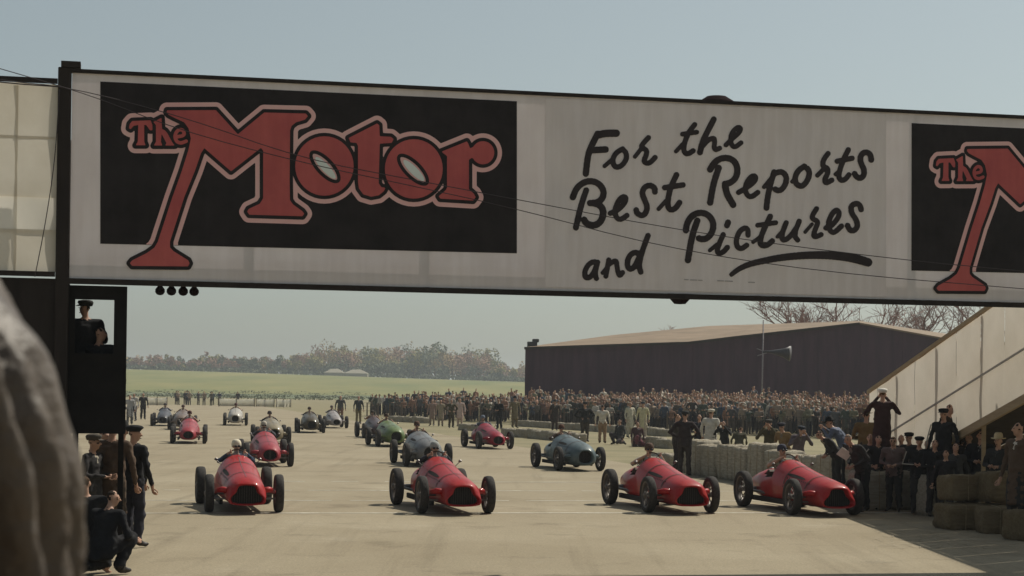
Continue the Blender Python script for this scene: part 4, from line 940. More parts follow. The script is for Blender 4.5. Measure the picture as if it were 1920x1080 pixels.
    for n in 'lr':
        sl = CO if coat != 'bare' else 0
        P.append(([(J['sh' + n], S(.068)), (J['el' + n], S(.052))], CO)); P.append(([(J['el' + n], S(.052)), (J['wr' + n], S(.04))], sl))
        fd = (J['wr' + n] - J['el' + n]).normalized(); hc = J['wr' + n] + fd * .05 * k
        P.append(([(J['wr' + n] + fd * .015 * k, S(.03)), (hc + fd * .03 * k, S((.032, .03, .034)))], 0))
        if detail:
            def fingers(bm, fd=fd, hc=hc, s=(-1 if n == 'l' else 1)):
                side = fd.cross(V3((0, -1, .3))); side = side.normalized() if side.length > .1 else V3((1, 0, 0)); pal = side.cross(fd).normalized()
                for q, (o, L) in enumerate(((-.027, .068), (-.009, .08), (.009, .074), (.026, .058))):
                    a = hc + (fd * .045 + side * o) * k; m_ = a + (fd * L * .5 + pal * .012) * k; e = m_ + (fd * L * .32 + pal * .035) * k
                    tube(bm, [a, m_, e], [.0095 * k, .009 * k, .007 * k], 5)
                a = hc + (side * -s * .03) * k; tube(bm, [a, a + (side * -s * .025 + fd * .035 + pal * .01) * k, a + (side * -s * .02 + fd * .065 + pal * .025) * k], [.012 * k, .01 * k, .008 * k], 5)
            extra.append((fingers, 0))
        P.append(([(J['hi' + n], S(.108 * b if coat != 'long' else .085)), (J['kn' + n], S(.088 if coat != 'long' else .08))], TR)); P.append(([(J['kn' + n], S(.088)), (J['an' + n] + V3((0, 0, .03)), S(.078))], TR))
        P.append(([(J['an' + n], S((.046, .05, .05))), (J['to' + n], S((.045, .055, .035)))], 3))
    if detail and face:
        def eyes(bm):
            for s in (-1, 1): ico(bm, hd(s * .029, -.0885, .012), .009 * k, 1)
        extra.append((eyes, 3))
        def mouth(bm): ico(bm, hd(0, -.088, -.062), (.022 * k, .008 * k, .006 * k), 1)
        extra.append((mouth, 2))
    if hat and not detail:
        if hat == 'cap': P.append(([(hd(0, .0, .085), S((.092, .108, .04))), (hd(0, -.06, .065), S((.075, .075, .015)))], 5))
        elif hat == 'trilby': P.append(([(hd(0, 0, .06), S((.135, .15, .016)))], 5)); P.append(([(hd(0, 0, .07), S((.088, .1, .03))), (hd(0, 0, .125), S((.07, .085, .03)))], 5))
        elif hat == 'scarf': P.append(([(hd(0, .015, .02), S((.09, .1, .1)))], 5))
    return P, extra, (J, Rh, k)
def hat_mesh(kind, fr):
    J, Rh, k = fr; bm = BM()
    M4 = Matrix.Translation(J['hea']) @ Rh.to_4x4() @ Matrix.Scale(k, 4)
    def T(x, y, z): return M4 @ V3((x, y, z))
    if kind in ('bowler', 'trilby', 'straw'):
        br, h = (.135, .125) if kind == 'bowler' else (.155, .125)
        rings = [(br, .055), (br, .062), (.098, .066), (.094, .10), (.086, .055 + h * .75), (.06, .055 + h * .97), (.02, .055 + h)]
        n = 24; prev = None
        for r, z in rings:
            vs = [bm.verts.new(T(r * math.cos(t) * .93, .012 + r * math.sin(t) * 1.1, z + (.012 * math.cos(2 * t) if r > .12 else 0) - (.02 * math.exp(-8 * math.cos(t) ** 2) if kind == 'trilby' and z > .14 else 0))) for t in (2 * math.pi * i / n for i in range(n))]
            if prev:
                for i in range(n): bm.faces.new((prev[i], prev[(i + 1) % n], vs[(i + 1) % n], vs[i]))
            else: bm.faces.new(vs[::-1])
            prev = vs
        bm.faces.new(prev)
    elif kind in ('cap', 'white_cap', 'beret'):
        n = 20; prev = None
        for r, z, oy in ((.084, .035, .01), (.096, .055, .008), (.112 if kind != 'beret' else .125, .09, .0), (.098, .118, -.004), (.05, .13, 0), (.012, .132, 0)):
            vs = [bm.verts.new(T(r * math.cos(t) * .95, oy + .005 + r * math.sin(t) * 1.12, z)) for t in (2 * math.pi * i / n for i in range(n))]
            if prev:
                for i in range(n): bm.faces.new((prev[i], prev[(i + 1) % n], vs[(i + 1) % n], vs[i]))
            else: bm.faces.new(vs[::-1])
            prev = vs
        bm.faces.new(prev)
        if kind != 'beret':
            a = [bm.verts.new(T(.075 * math.sin(t), -.075 - .02 * math.cos(t), .058)) for t in (-1.2, -.6, 0, .6, 1.2)]; c = [bm.verts.new(T(.085 * math.sin(t), -.075 - .085 * math.cos(t), .04)) for t in (-1.2, -.6, 0, .6, 1.2)]
            for i in range(4): bm.faces.new((a[i], a[i + 1], c[i + 1], c[i]))
    elif kind == 'helmet':
        n = 20; prev = None
        for r, z in ((.098, -.01), (.102, .03), (.098, .07), (.08, .108), (.05, .13), (.01, .136)):
            vs = [bm.verts.new(T(r * math.cos(t) * .92, .014 + r * math.sin(t) * 1.06, z + (.03 if math.sin(t) < -.5 and z < .02 else 0))) for t in (2 * math.pi * i / n for i in range(n))]
            if prev:
                for i in range(n): bm.faces.new((prev[i], prev[(i + 1) % n], vs[(i + 1) % n], vs[i]))
            prev = vs
        bm.faces.new(prev)
    return bm_mesh('hat', bm, True)
def goggles(fr):
    J, Rh, k = fr; bm = BM(); M4 = Matrix.Translation(J['hea']) @ Rh.to_4x4()
    for s in (-1, 1):
        for v in ico(bm, (s * .034, -.098, .012), (.03, .016, .022), 2): v.co = M4 @ v.co
    return bm_mesh('goggles', bm, True)
HAIRC = [(.03, .02, .015), (.06, .035, .02), (.10, .06, .03), (.16, .14, .12)]
N_P = 0
def person(loc, face_px_deg, label, coat_c, trou_c, hat=None, hat_c=(.03, .03, .03), hair=0, group=None, voxel=.02, cat='person', skin=None, shirt=None, **kw):
    """face deg: 0 faces the camera, 90 faces camera right, 180 faces away"""
    shirt = shirt or R.choice(((.5, .47, .42), (.16, .15, .14), (.05, .05, .05), (.3, .27, .22)))
    if 'boy' in label: shirt = (.03, .03, .03)
    kw.setdefault('bulk', R.uniform(1.06, 1.2)); P, ex, fr = figure(**kw); sd = R.uniform(0, 50); me = skin_prims(P, voxel, 3, ex, disp=(lambda p: .019 * fbm(p.x * 8 + sd, p.y * 8, p.z * 10, 4) if p.z < fr[0]['nec'].z - .05 else 0))
    for m in (skin or M_skin, cloth(coat_c), cloth(trou_c), M_shoe, cloth(HAIRC[hair]), cloth(hat_c), cloth(shirt)): me.materials.append(m)
    me.name = 'person'; o = link('person', me, None, None, loc, math.radians(face_px_deg)); tag(o, label, cat, group)
    if hat: link('helmet' if hat == 'helmet' else 'hat', hat_mesh(hat, fr), mat('straw_hat', (.5, .4, .24)) if hat == 'straw' else cloth(hat_c), o)
    return o, fr
# drivers
for c, rz, oc, hc, dl, typ in DRIVER_JOBS:
    fwd = Vector((math.sin(rz), -math.cos(rz), 0)); p = c - fwd * .80
    near = c.y < 60
    o, fr = person((p.x, p.y, .055 + (.0 if typ != 'tal' else .02)), math.degrees(rz), dl, oc, (.05, .05, .05), 'helmet', hc, 0, 'drivers of the racing cars', .02 if near else .03, pose='drive', arms='wheel', coat='bare' if oc[0] > .25 else 'none', lean=R.choice((0, 6, 10)), turn=R.choice((-12, 0, 8)), bulk=1.02, detail=near)
    if near: link('goggles', goggles(fr), mat('goggle_glass', (.03, .03, .035), .2), o)

DARK, NAVY, BROWN, GREY, TAN, CREAM, KHAKI, MAROON = (.032, .030, .031), (.025, .027, .04), (.075, .045, .032), (.09, .09, .095), (.24, .17, .11), (.46, .42, .33), (.16, .135, .08), (.06, .022, .026)
def stand(px, feet_py, face, label, cc, tc, **kw):
    g = gp(px, feet_py); return person((g.x, g.y, .007), face, label, cc, tc, **kw)
def at_depth(px, Y, z, face, label, cc, tc, **kw):
    p = at(px, 740, Y); return person((p.x, Y, z), face, label, cc, tc, **kw)
LG, RG = 'men by the timing box', 'people among the bales by the ramp'
at_depth(176, 24.6, .007, 75, 'man in a flat cap and dark coat looking across beside the timing box', DARK, (.05, .045, .04), hat='cap', hat_c=(.075, .065, .055), h=1.60, turn=10, arms='front', group=LG)
at_depth(212, 24.9, .007, 170, 'man in a long brown coat with his back turned under the timing box', (.085, .058, .042), (.05, .04, .03), hat='trilby', hat_c=(.04, .03, .03), h=1.80, coat='long', bulk=1.15, group=LG)
at_depth(252, 25.4, .007, 150, 'man in a dark hat and black jacket standing at the track edge', (.016, .016, .018), (.03, .03, .035), hat='beret', hat_c=(.02, .02, .022), h=1.71, coat='jacket', turn=-60, group=LG, bulk=1.08)
at_depth(204, 21.7, .007, 150, 'crouching man in a black coat nearest the camera below the timing box', (.018, .016, .016), (.02, .02, .02), h=1.62, pose='crouch', coat='jacket', hair=0, lean=18, turn=-40, group=LG, bulk=1.22, arms='knees')
at_depth(196, 25.6, .007, 60, 'bare headed man in a black raincoat squeezed behind the flat cap', (.022, .02, .02), (.03, .03, .03), h=1.66, coat='long', hair=0, group=LG, bulk=1.2)
at_depth(231, 25.9, .007, 190, 'man in a dark overcoat half hidden behind the black jacket', (.024, .022, .024), (.02, .02, .02), h=1.72, coat='long', hair=0, group=LG, bulk=1.2, hat='trilby', hat_c=(.03, .03, .03))
at_depth(160, 23.4, .007, 200, 'kneeling man in a dark raincoat beside the tall post', (.02, .018, .018), (.02, .02, .02), h=1.70, pose='crouch', coat='long', hair=1, group=LG, bulk=1.3)
# inside the timing box: two timekeepers on stools
for x, y, fz, lab, sgz, col_ in ((.40, .52, 165, 'timekeeper in silhouette seen through the box window', 1.76, 0), (.17, .66, 200, 'second timekeeper half hidden by the box window frame', 1.98, 0)):
    p = P0 + SIDE * x - HEAD * y; q, _ = person((p.x, p.y, sgz), fz, lab, (.02, .02, .02), (.02, .02, .02), h=1.45, pose='sit', arms='front', hair=0, group='timekeepers in the box', hat='cap' if y > .6 else None, turn=-70 if y < .6 else 50)
    st_ = empty('stool', (p.x, p.y, 1.735), 0, 'stool of the ' + ('nearer' if y < .6 else 'farther') + ' timekeeper in the box', 'stool'); top_ = (.60 if y < .6 else .92)
    q.location.z = 1.735 + top_ - .385
    hh = top_ - .01
    obj('seat', boxm(-.15, .15, -.03, .2, hh - .04, hh), M_bx, st_)
    for a_, b_ in ((-.13, -.01), (.11, -.01), (-.13, .17), (.11, .17)): obj('leg', boxm(a_, a_ + .02, b_, b_ + .02, 0, hh - .041), M_bx, st_)
# group among the bales
ST = (.34, .32, .28)
def stripe(o, fr, n='r'):
    J, Rh, k = fr; bm = BM(); s = -1 if n == 'l' else 1; off = V3((s * .05, -.045, 0))
    tube(bm, [J['sh' + n] + off, J['el' + n] + off * .95, J['wr' + n] + off * .8], .012, 5); obj('sleeve_stripe', bm, cloth(ST), o)
stand(1617, 962, -62, 'man in a dark suit bending over the bale with a white paper', DARK, (.02, .02, .02), h=1.66, lean=34, arms='front', hair=3, group=RG, nod=8)
o, fr = stand(1645, 957, 20, 'boy in black tunic half hidden behind the bending man', (.02, .02, .022), DARK, h=1.50, hair=0, group=RG, arms='hip'); stripe(o, fr, 'l')
stand(1676, 961, -25, 'young man in a grey pink jacket looking down at his camera', (.13, .095, .09), (.03, .03, .03), h=1.52, lean=14, nod=18, arms='front', hair=0, group=RG)
stand(1703, 955, -50, 'boy in a black cap turned sideways behind the striped sleeve', (.03, .03, .03), DARK, h=1.54, hair=0, group=RG, arms='front', hat='cap', hat_c=(.02, .02, .02))
o, fr = stand(1722, 966, -12, 'boy in a black tunic with a white stripe down his sleeve', (.018, .018, .02), DARK, h=1.50, hair=0, group=RG, hat='beret', hat_c=(.015, .015, .015), arms='front'); stripe(o, fr, 'r'); stripe(o, fr, 'l')
stand(1751, 969, 6, 'boy in black jersey facing the cars, arms folded low', (.02, .019, .019), DARK, h=1.47, hair=0, group=RG, arms='front')
stand(1772, 975, -30, 'short boy in the shadow beside the boy in black jersey', (.022, .02, .022), DARK, h=1.30, hair=0, group=RG)

for i, (px, fy, fc, lab, h_, kw) in enumerate((
 (1660, 956, 30, 'bare headed boy between the paper and the grey pink jacket', 1.46, {}), (1688, 952, -30, 'boy with hands on hips behind the camera owner', 1.50, dict(arms='hip')),
 (1737, 962, 15, 'boy standing between the striped sleeve and the black jersey', 1.44, {}), (1762, 962, -15, 'boy in a dark cap behind the black jersey', 1.50, dict(hat='cap')),
 (1790, 972, 10, 'boy in a long dark scarf nearest the hay heap', 1.42, dict(coat='long')), (1801, 962, -40, 'young man in a black blazer in the shade by the heap', 1.62, dict(arms='front')),
 (1829, 958, 25, 'woman in a dark headscarf in the shade behind the heap', 1.56, dict(coat='long', hat='beret')), (1852, 955, -15, 'man in a dark trilby under the ramp stringer', 1.70, dict(hat='trilby', coat='long')),
 (1884, 958, 5, 'man in black with folded arms between the straw hat and the overcoat', 1.68, dict(arms='front')), (1898, 950, -30, 'stooping man in a dark raincoat deep under the ramp', 1.6, dict(lean=12, coat='long')),
 (1630, 953, -20, 'boy peering over the back of the bending man', 1.52, {}), (1812, 945, 20, 'tall thin man in a dark suit at the back of the shade', 1.72, {}))):
    g_ = R.uniform(.026, .055); stand(px, fy, fc, lab, (g_, g_ * .95, g_), DARK, h=h_, hair=R.choice((0, 0, 1)), group=RG, hat_c=(.02, .02, .022), voxel=.024, **kw)
# ---------------------------------------------------------------- straw bales
ORD = ['first', 'second', 'third', 'fourth', 'fifth', 'sixth', 'seventh', 'eighth', 'ninth', 'tenth', 'eleventh', 'twelfth', 'thirteenth', 'fourteenth', 'fifteenth', 'sixteenth', 'seventeenth', 'eighteenth', 'nineteenth', 'twentieth']
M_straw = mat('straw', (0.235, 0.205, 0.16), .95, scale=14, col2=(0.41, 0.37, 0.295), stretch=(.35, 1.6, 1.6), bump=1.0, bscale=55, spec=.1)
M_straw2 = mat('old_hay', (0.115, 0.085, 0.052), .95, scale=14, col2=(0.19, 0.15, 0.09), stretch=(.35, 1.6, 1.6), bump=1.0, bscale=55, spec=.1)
M_twine = mat('twine', (.26, .2, .12), .9)
def bale_mesh(L_, D_, H_, seed, m):
    rnd = random.Random(seed); bm = BM(); bmesh.ops.create_cube(bm, size=1)
    bmesh.ops.subdivide_edges(bm, edges=bm.edges[:], cuts=7, use_grid_fill=True)
    for v in bm.verts:
        c = v.co.copy(); x, y, z = c.x * 2, c.y * 2, c.z * 2
        def rd(a, b, c_): return a * (1 - .05 * (abs(b) ** 6 + abs(c_) ** 6))
        x, y, z = rd(x, y, z), rd(y, x, z), rd(z, x, y)
        p = V3((x * L_ / 2, y * D_ / 2, z * H_ / 2)); nn = .045 * fbm(p.x * 5 + seed * 7, p.y * 5, p.z * 5, 5) + .012 * rnd.uniform(-1, 1)
        pinch = 1 - .035 * (math.exp(-((x - .45) / .09) ** 2) + math.exp(-((x + .45) / .09) ** 2))
        p.y *= pinch; p.z *= pinch; v.co = p + p.normalized() * nn; v.co.z += H_ / 2
    for _ in range(90):     # loose stalks
        a = V3((rnd.uniform(-.5, .5) * L_, rnd.choice((-1, 1)) * D_ * .5, rnd.uniform(.02, 1) * H_)) if rnd.random() < .5 else V3((rnd.uniform(-.5, .5) * L_, rnd.uniform(-.5, .5) * D_, H_))
        d = V3((rnd.gauss(0, 1), rnd.gauss(0, .6), rnd.gauss(0, .5))).normalized() * rnd.uniform(.05, .13); w_ = d.orthogonal().normalized() * .004
        a = a * .985; q = [bm.verts.new(a - d * .4 - w_), bm.verts.new(a - d * .4 + w_), bm.verts.new(a + d * .6 + w_ * .5), bm.verts.new(a + d * .6 - w_ * .5)]; bm.faces.new(q)
    me = bm_mesh('bale', bm, True); me.materials.append(m); return me
def twine_mesh(L_, D_, H_):
    bm = BM()
    for x in (0,):
        y, z = D_ / 2 * 1.0, H_
        tube(bm, [(x * L_, -y, .01), (x * L_, -y - .004, z * .5), (x * L_, -y, z * .99), (x * L_, 0, z + .006), (x * L_, y, z * .99), (x * L_, y + .004, z * .5), (x * L_, y, .01)], .006, 4)
    me = bm_mesh('twine', bm); me.materials.append(M_twine); return me
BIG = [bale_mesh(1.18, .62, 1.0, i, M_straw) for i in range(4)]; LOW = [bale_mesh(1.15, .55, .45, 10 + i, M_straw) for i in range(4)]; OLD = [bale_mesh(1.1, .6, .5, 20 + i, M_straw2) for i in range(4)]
TW = {'B': twine_mesh(1.18, .62, 1.0), 'L': twine_mesh(1.15, .55, .45), 'O': twine_mesh(1.1, .6, .5)}
def bale(kind, p, rz, label, group):
    o = link('straw_bale', R.choice({'B': BIG, 'L': LOW, 'O': OLD}[kind]), None, None, p, rz + R.uniform(-.12, .12)); tag(o, label, 'straw bale', group); o.scale = (1, R.uniform(.92, 1.08), R.uniform(.86, 1.06)); o.rotation_euler.x = R.uniform(-.03, .03)
    for x in (-.225, .225): link('twine', TW[kind], None, o, (x * 1.15, 0, 0))
    return o
ax = math.atan2(-HEAD.y, -HEAD.x)
for i in range(13):       # tall bales along the track edge
    p = edge_pt(-14.2 + i * 1.2 + R.uniform(-.06, .06), .45 + R.uniform(-.16, .12)); bale('B', (p.x, p.y, -.03), ax, ORD[i] + ' tall straw bale in the wall by the front row, counted from the ramp', 'tall bales along the track edge')
p = edge_pt(1.6, .75); bale('B', (p.x, p.y, -.02), ax + 1.2, 'tall straw bale at the far corner of the bale wall', 'corner bale')
def row(kind, a, b, lab, grp, h=0.0):
    a, b = V3(a), V3(b); d = b - a; n_ = max(1, int(d.length / 1.2)); rz = math.atan2(d.y, d.x)
    for i in range(n_):
        q = a + d * ((i + .5) / n_); bale(kind, (q.x + R.uniform(-.08, .08), q.y + R.uniform(-.12, .12), -.02 + h + R.uniform(-.01, .01)), rz, (ORD[i] + ' from left, ' if n_ > 1 else '') + lab, grp)
def g2(x, y): q = gp(x, y); return (q.x, q.y, 0)
row('L', g2(974, 799), g2(1262, 819), 'low straw bale in the long row before the crowd', 'farther bale row')
row('L', g2(947, 817), g2(1090, 830), 'low straw bale in the short row behind the pale blue car', 'nearer bale row')
row('L', g2(1196, 836), g2(1262, 842), 'low straw bale in the pair just right of the seated woman', 'bales beside the seated woman')
row('L', g2(1218, 872), g2(1283, 877), 'low straw bale lying before the far corner of the bale wall', 'bales before the wall corner')
row('L', g2(735, 790), g2(803, 794), 'low straw bale in the distant row beyond the light green car', 'distant bale row')
row('L', g2(862, 806), g2(905, 809), 'low straw bale behind the crimson car', 'bales behind the crimson car')
a, b = edge_pt(1.5, 2.3), edge_pt(-2.5, 4.4); row('L', (a.x, a.y, 0), (b.x, b.y, 0), 'low straw bale in the loose row behind the bale wall', 'bales behind the wall'); a, b = edge_pt(6.5, 3.0), edge_pt(1.0, 6.2); row('L', (a.x, a.y, 0), (b.x, b.y, 0), 'straw bale in the second loose row behind the bale wall', 'bales farther behind the wall')
a, b = edge_pt(-3.5, 3.2), edge_pt(-9.0, 4.3); row('B', (a.x, a.y, 0), (b.x, b.y, 0), 'straw bale in the block behind the leaning photographers', 'bales behind the photographers')
# the hay heap in the shade of the ramp
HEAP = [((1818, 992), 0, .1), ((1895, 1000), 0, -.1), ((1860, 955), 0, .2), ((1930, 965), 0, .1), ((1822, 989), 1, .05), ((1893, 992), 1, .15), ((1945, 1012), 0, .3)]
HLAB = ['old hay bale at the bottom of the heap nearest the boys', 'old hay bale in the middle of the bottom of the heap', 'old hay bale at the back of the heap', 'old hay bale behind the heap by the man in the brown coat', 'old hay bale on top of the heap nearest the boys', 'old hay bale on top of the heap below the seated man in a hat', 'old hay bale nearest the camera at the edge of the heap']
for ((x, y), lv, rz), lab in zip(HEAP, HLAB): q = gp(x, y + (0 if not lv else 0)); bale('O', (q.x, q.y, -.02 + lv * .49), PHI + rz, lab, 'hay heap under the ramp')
q = gp(1656, 955); bale('B', (q.x, q.y + .4, -.02), 1.4, 'tall straw bale standing between the boys and the bending man', 'bale between the boys')
# photographers standing on bales at the ramp foot: the bales first
def bale_seat(x, Y, lab, lv=1):
    p = at(x, 740, Y); q_ = bale('B', (p.x, Y, -.02), .3, lab, 'bales used as stands'); q_.scale = (1, 1.1, .82); return .8
zb = bale_seat(1655, 36.2, 'tall straw bale under the photographer in the white cap')
o, fr = at_depth(1655, 36.2, .80, 172, 'photographer in a white cap and long maroon coat standing on a bale, arms raised', (.045, .024, .024), (.04, .02, .02), hat='white_cap', hat_c=(.62, .6, .55), h=1.62, coat='long', arms='high', hair=2, group=RG, bulk=1.1)
zb = bale_seat(1776, 34.8, 'tall straw bale under the two older boys')
o, fr = at_depth(1781, 35.1, .53, 35, 'tallest boy standing above the others before the pale canvas', (.022, .02, .02), DARK, h=1.62, hair=0, group=RG)
o, fr = at_depth(1770, 34.6, .43, -40, 'boy with a striped arm just below the tallest boy', (.02, .02, .022), DARK, h=1.62, hair=0, group=RG, hat='cap', hat_c=(.02, .02, .02)); stripe(o, fr, 'l')
for x, Y, z, hh, lab, c, kw in (
 (1625, 38.0, .35, 1.62, 'person in a yellow brown coat beside the white capped photographer', (.15, .10, .045), dict(arms='front', hat='trilby', hat_c=(.12, .09, .05))),
 (1588, 40.0, .3, 1.6, 'man in a blue grey jacket and dark hat crouched over a tripod', (.10, .115, .16), dict(lean=38, arms='camera', hat='trilby', hat_c=(.02, .02, .02))),
 (1572, 39.4, .2, 1.5, 'man in a black jacket leaning on the bales behind the bending man', DARK, dict(lean=45, arms='front')),
 (1446, 47.6, .0, 1.66, 'man in an olive jacket leaning on the bale wall', (.08, .07, .045), dict(lean=20, arms='bino', hat='cap', hat_c=(.05, .045, .04))),
 (1474, 46.6, .0, 1.58, 'man in a tan waistcoat behind the bale wall', (.20, .13, .065), dict(lean=18, arms='front', hat='cap', hat_c=(.03, .03, .04))),
 (1497, 45.6, .0, 1.55, 'man in a mauve jacket and dark cap at the bale wall', (.11, .09, .10), dict(lean=24, arms='camera', hat='cap', hat_c=(.03, .035, .045))),
 (1360, 56.0, .0, 1.45, 'man in near black raising field glasses behind the bale corner', (.03, .027, .025), dict(arms='bino', lean=10)),
 (1386, 54.0, .0, 1.38, 'hunched figure in a green brown duffel coat with back turned', (.085, .075, .05), dict(lean=30, coat='long', hair=1)),
 (1334, 57.0, .0, 1.78, 'man in a white coat and cap turning away behind the bales', (.50, .46, .40), dict(coat='long', hat='white_cap', hat_c=(.55, .5, .42))),
 (1312, 57.5, .0, 1.62, 'dark suited man next to the man in the white coat', (.03, .03, .04), dict(arms='front')),
 (1840, 34.2, .0, 1.66, 'man with white collar in the shade under the ramp', (.02, .02, .02), dict(arms='front')),
 (1818, 34.6, .0, 1.60, 'bare headed onlooker in the shade behind the hay heap', (.03, .025, .02), dict(hair=3)),
 (1912, 29.6, .0, 1.90, 'tall man in a brown overcoat at the edge of the picture by the heap', (.085, .055, .05), dict(coat='long', bulk=1.1, turn=-20))):
    fc = {1625: 170, 1588: -120, 1572: -80, 1386: 160, 1334: 150, 1360: -30, 1840: -20, 1912: -60}.get(x, R.choice((-40, -20, 10)))
    kw = dict(dict(hair=0, group=RG), **kw); at_depth(x, Y, z if z else .0, fc, lab, c, (.03, .03, .03), h=hh, **kw)
    if z: p = at(x, 740, Y); bale('L', (p.x, p.y, z - .45 if z < .45 else 0), .2, 'low straw bale under the feet of the ' + {1625: 'person in yellow brown', 1588: 'man crouched over the tripod', 1572: 'man leaning in black'}[x], 'bales underfoot')
o, fr = at_depth(1870, 33.0, .42, -35, 'man in a straw hat sitting behind the hay heap', (.03, .03, .03), (.03, .03, .03), hat='straw', h=1.6, pose='sit', arms='front', hair=1, group=RG)
# white paper, cameras
def small(name, p, mk, m, lab, cat, rz=0):
    bm = BM(); mk(bm); t = obj(name, bm, m, None, False, p, rz); tag(t, lab, cat); return t
p = at(1583, 851, gp(1617, 962).y - .1); bm = BM(); box(bm, -.13, .13, -.005, .005, -.09, .09); o = obj('paper', bm, mat('white_paper', (.7, .68, .63), .8), None, False, p, .4); o.rotation_euler = (.5, .5, .4); tag(o, 'folded white paper held out by the bending man', 'paper')
# loose straw littered along the foot of the bales
rs_ = random.Random(5); VV0, FF0 = [], []
for i in range(2600):
    if i < 1700: q = edge_pt(rs_.uniform(-15, 4), .45 + rs_.gauss(0, .55))
    else: q = gp(rs_.uniform(1640, 1915), rs_.uniform(955, 1030))
    a = rs_.uniform(0, math.pi); L_ = rs_.uniform(.04, .14); d = V3((math.cos(a), math.sin(a), 0)) * L_; n_ = V3((-d.y, d.x, 0)).normalized() * .006; z = V3((0, 0, rs_.uniform(.012, .03))); k = len(VV0)
    VV0 += [q - d + n_ + z, q + d + n_ * .6 + z, q + d - n_ * .6 + z, q - d - n_ + z]; FF0.append((k, k + 1, k + 2, k + 3))
tag(pydata('loose_straw', VV0, FF0, M_straw), 'loose straw littering the ground along the bales', 'straw', kind='stuff')
# people along the far edge
FG = 'officials and onlookers along the track edge'
for x, fy, face, lab, c, tc, kw in (
 (1283, 894, 165, 'man in a dark suit standing with his back to us by the wall corner', (.035, .028, .028), (.045, .035, .035), dict(h=1.78, hat='cap', hat_c=(.03, .03, .03), arms='hip', bulk=1.1)),
 (1268, 884, 100, 'man in a brown jacket just left of the wall corner', (.06, .045, .04), (.04, .03, .03), dict(h=1.68, arms='front')),
 (1096, 829, 10, 'stocky man in dark jacket and breeches before the low bales', (.03, .028, .026), (.06, .045, .035), dict(h=1.80, bulk=1.3, arms='hip', hat='cap', hat_c=(.02, .02, .02))),
 (1129, 832, 170, 'person in a white shirt and tan trousers seen from behind', (.55, .50, .42), (.27, .18, .11), dict(h=1.72, coat='none')),
 (1181, 822, 30, 'man in a long cream coat standing over the seated woman', (.46, .43, .34), (.4, .36, .28), dict(h=1.80, coat='long')),
 (1205, 822, -20, 'man in a pale yellow coat beside the cream coat', (.50, .46, .30), (.35, .3, .25), dict(h=1.80, coat='long', hat='cap', hat_c=(.03, .04, .05))),
 (1040, 808, 0, 'dark figure in a brown coat behind the pale blue car', (.05, .038, .035), (.06, .04, .035), dict(h=1.75, coat='long', hat='trilby', hat_c=(.04, .035, .03))),
 (965, 803, 20, 'policeman in khaki with a black helmet behind the crimson car', (.17, .14, .085), (.15, .12, .075), dict(h=1.90, coat='long', hat='bowler', hat_c=(.015, .014, .016))),
 (936, 806, -30, 'man in black leaning to watch behind the crimson car', (.02, .02, .024), (.02, .02, .024), dict(h=1.80, lean=8, arms='front')),
 (877, 791, 60, 'man in a black suit and cap on the far verge', (.02, .017, .016), (.022, .02, .02), dict(h=1.85, hat='cap', hat_c=(.02, .02, .02))),
 (862, 800, -10, 'person in a long pinkish white coat on the verge', (.50, .38, .34), (.4, .3, .26), dict(h=1.75, coat='long')),
 (846, 803, 15, 'man in olive overalls with hands on hips on the verge', (.075, .065, .045), (.06, .05, .035), dict(h=1.72, arms='hip')),
 (826, 800, 0, 'woman in a beige coat in the verge group', (.30, .25, .18), (.25, .2, .16), dict(h=1.66, coat='long', hair=1)),
 (810, 799, -15, 'woman in a dusty rose coat at the end of the verge group', (.28, .20, .17), (.25, .2, .16), dict(h=1.66, coat='long', hair=2)),
 (672, 795, 10, 'official in khaki trousers standing beyond the dark maroon car', (.05, .055, .06), (.16, .13, .07), dict(h=1.80)),
 (638, 793, 5, 'man in grey standing behind the pale grey car', (.085, .085, .085), (.2, .12, .08), dict(h=1.80)),
 (268, 787, 20, 'lone man in dark clothes on the far verge by the timing box', (.035, .035, .04), (.04, .04, .04), dict(h=1.78)),
 (251, 790, -20, 'man in white shirt sleeves beside the lone man', (.42, .40, .38), (.05, .05, .06), dict(h=1.78, coat='none')),
 (243, 797, 10, 'person in pale coat nearest the edge of the timing box', (.36, .35, .34), (.1, .1, .1), dict(h=1.72, coat='long'))):
    stand(x, fy, face, lab, c, tc, group=FG, voxel=.025, **dict(dict(hair=R.randrange(3)), **kw))
q = gp(1197, 838); person((q.x, q.y, 0), 20, 'woman in a dark red dress sitting on the ground before the bales', (.075, .04, .042), (.16, .06, .07), h=1.6, pose='crouch', coat='long', hair=1, group=FG, voxel=.025)
q = gp(1158, 834); person((q.x, q.y, 0), -50, 'man in a dark jacket seated low beside the person in white', (.05, .045, .05), (.06, .05, .05), h=1.7, pose='crouch', hair=1, group=FG, voxel=.025)

# ---------------------------------------------------------------- crowd behind the fence
FL = [V3((-13, 152, 0)), V3((-6, 134, 0)), V3((.4, 121, 0)), V3((9, 104, 0)), V3((21, 88, 0)), V3((32, 76, 0))]
def fline(t):
    for a, b in zip(FL, FL[1:]):
        L_ = (b - a).length
        if t <= L_: return a + (b - a) * (t / L_), (b - a).normalized()
        t -= L_
    return FL[-1], (FL[-1] - FL[-2]).normalized()
FLEN = sum((b - a).length for a, b in zip(FL, FL[1:]))
def bank_z(d, t): return .012 + .064 * max(0, d) * (1.0 + .25 * max(0, 1 - t / 30))
vv, ff = [], []
NT, ND = 40, 8
for i in range(NT + 1):
    p, d = fline(FLEN * i / NT); nb = V3((-d.y, d.x, 0))
    nb = nb if nb.y > 0 else -nb
    for j in range(ND + 1):
        dd = -.4 + 30 * j / ND; q = p + nb * dd; vv.append((q.x, q.y, bank_z(dd, FLEN * i / NT) - (.03 if j == 0 else 0) if j < ND else -.1))
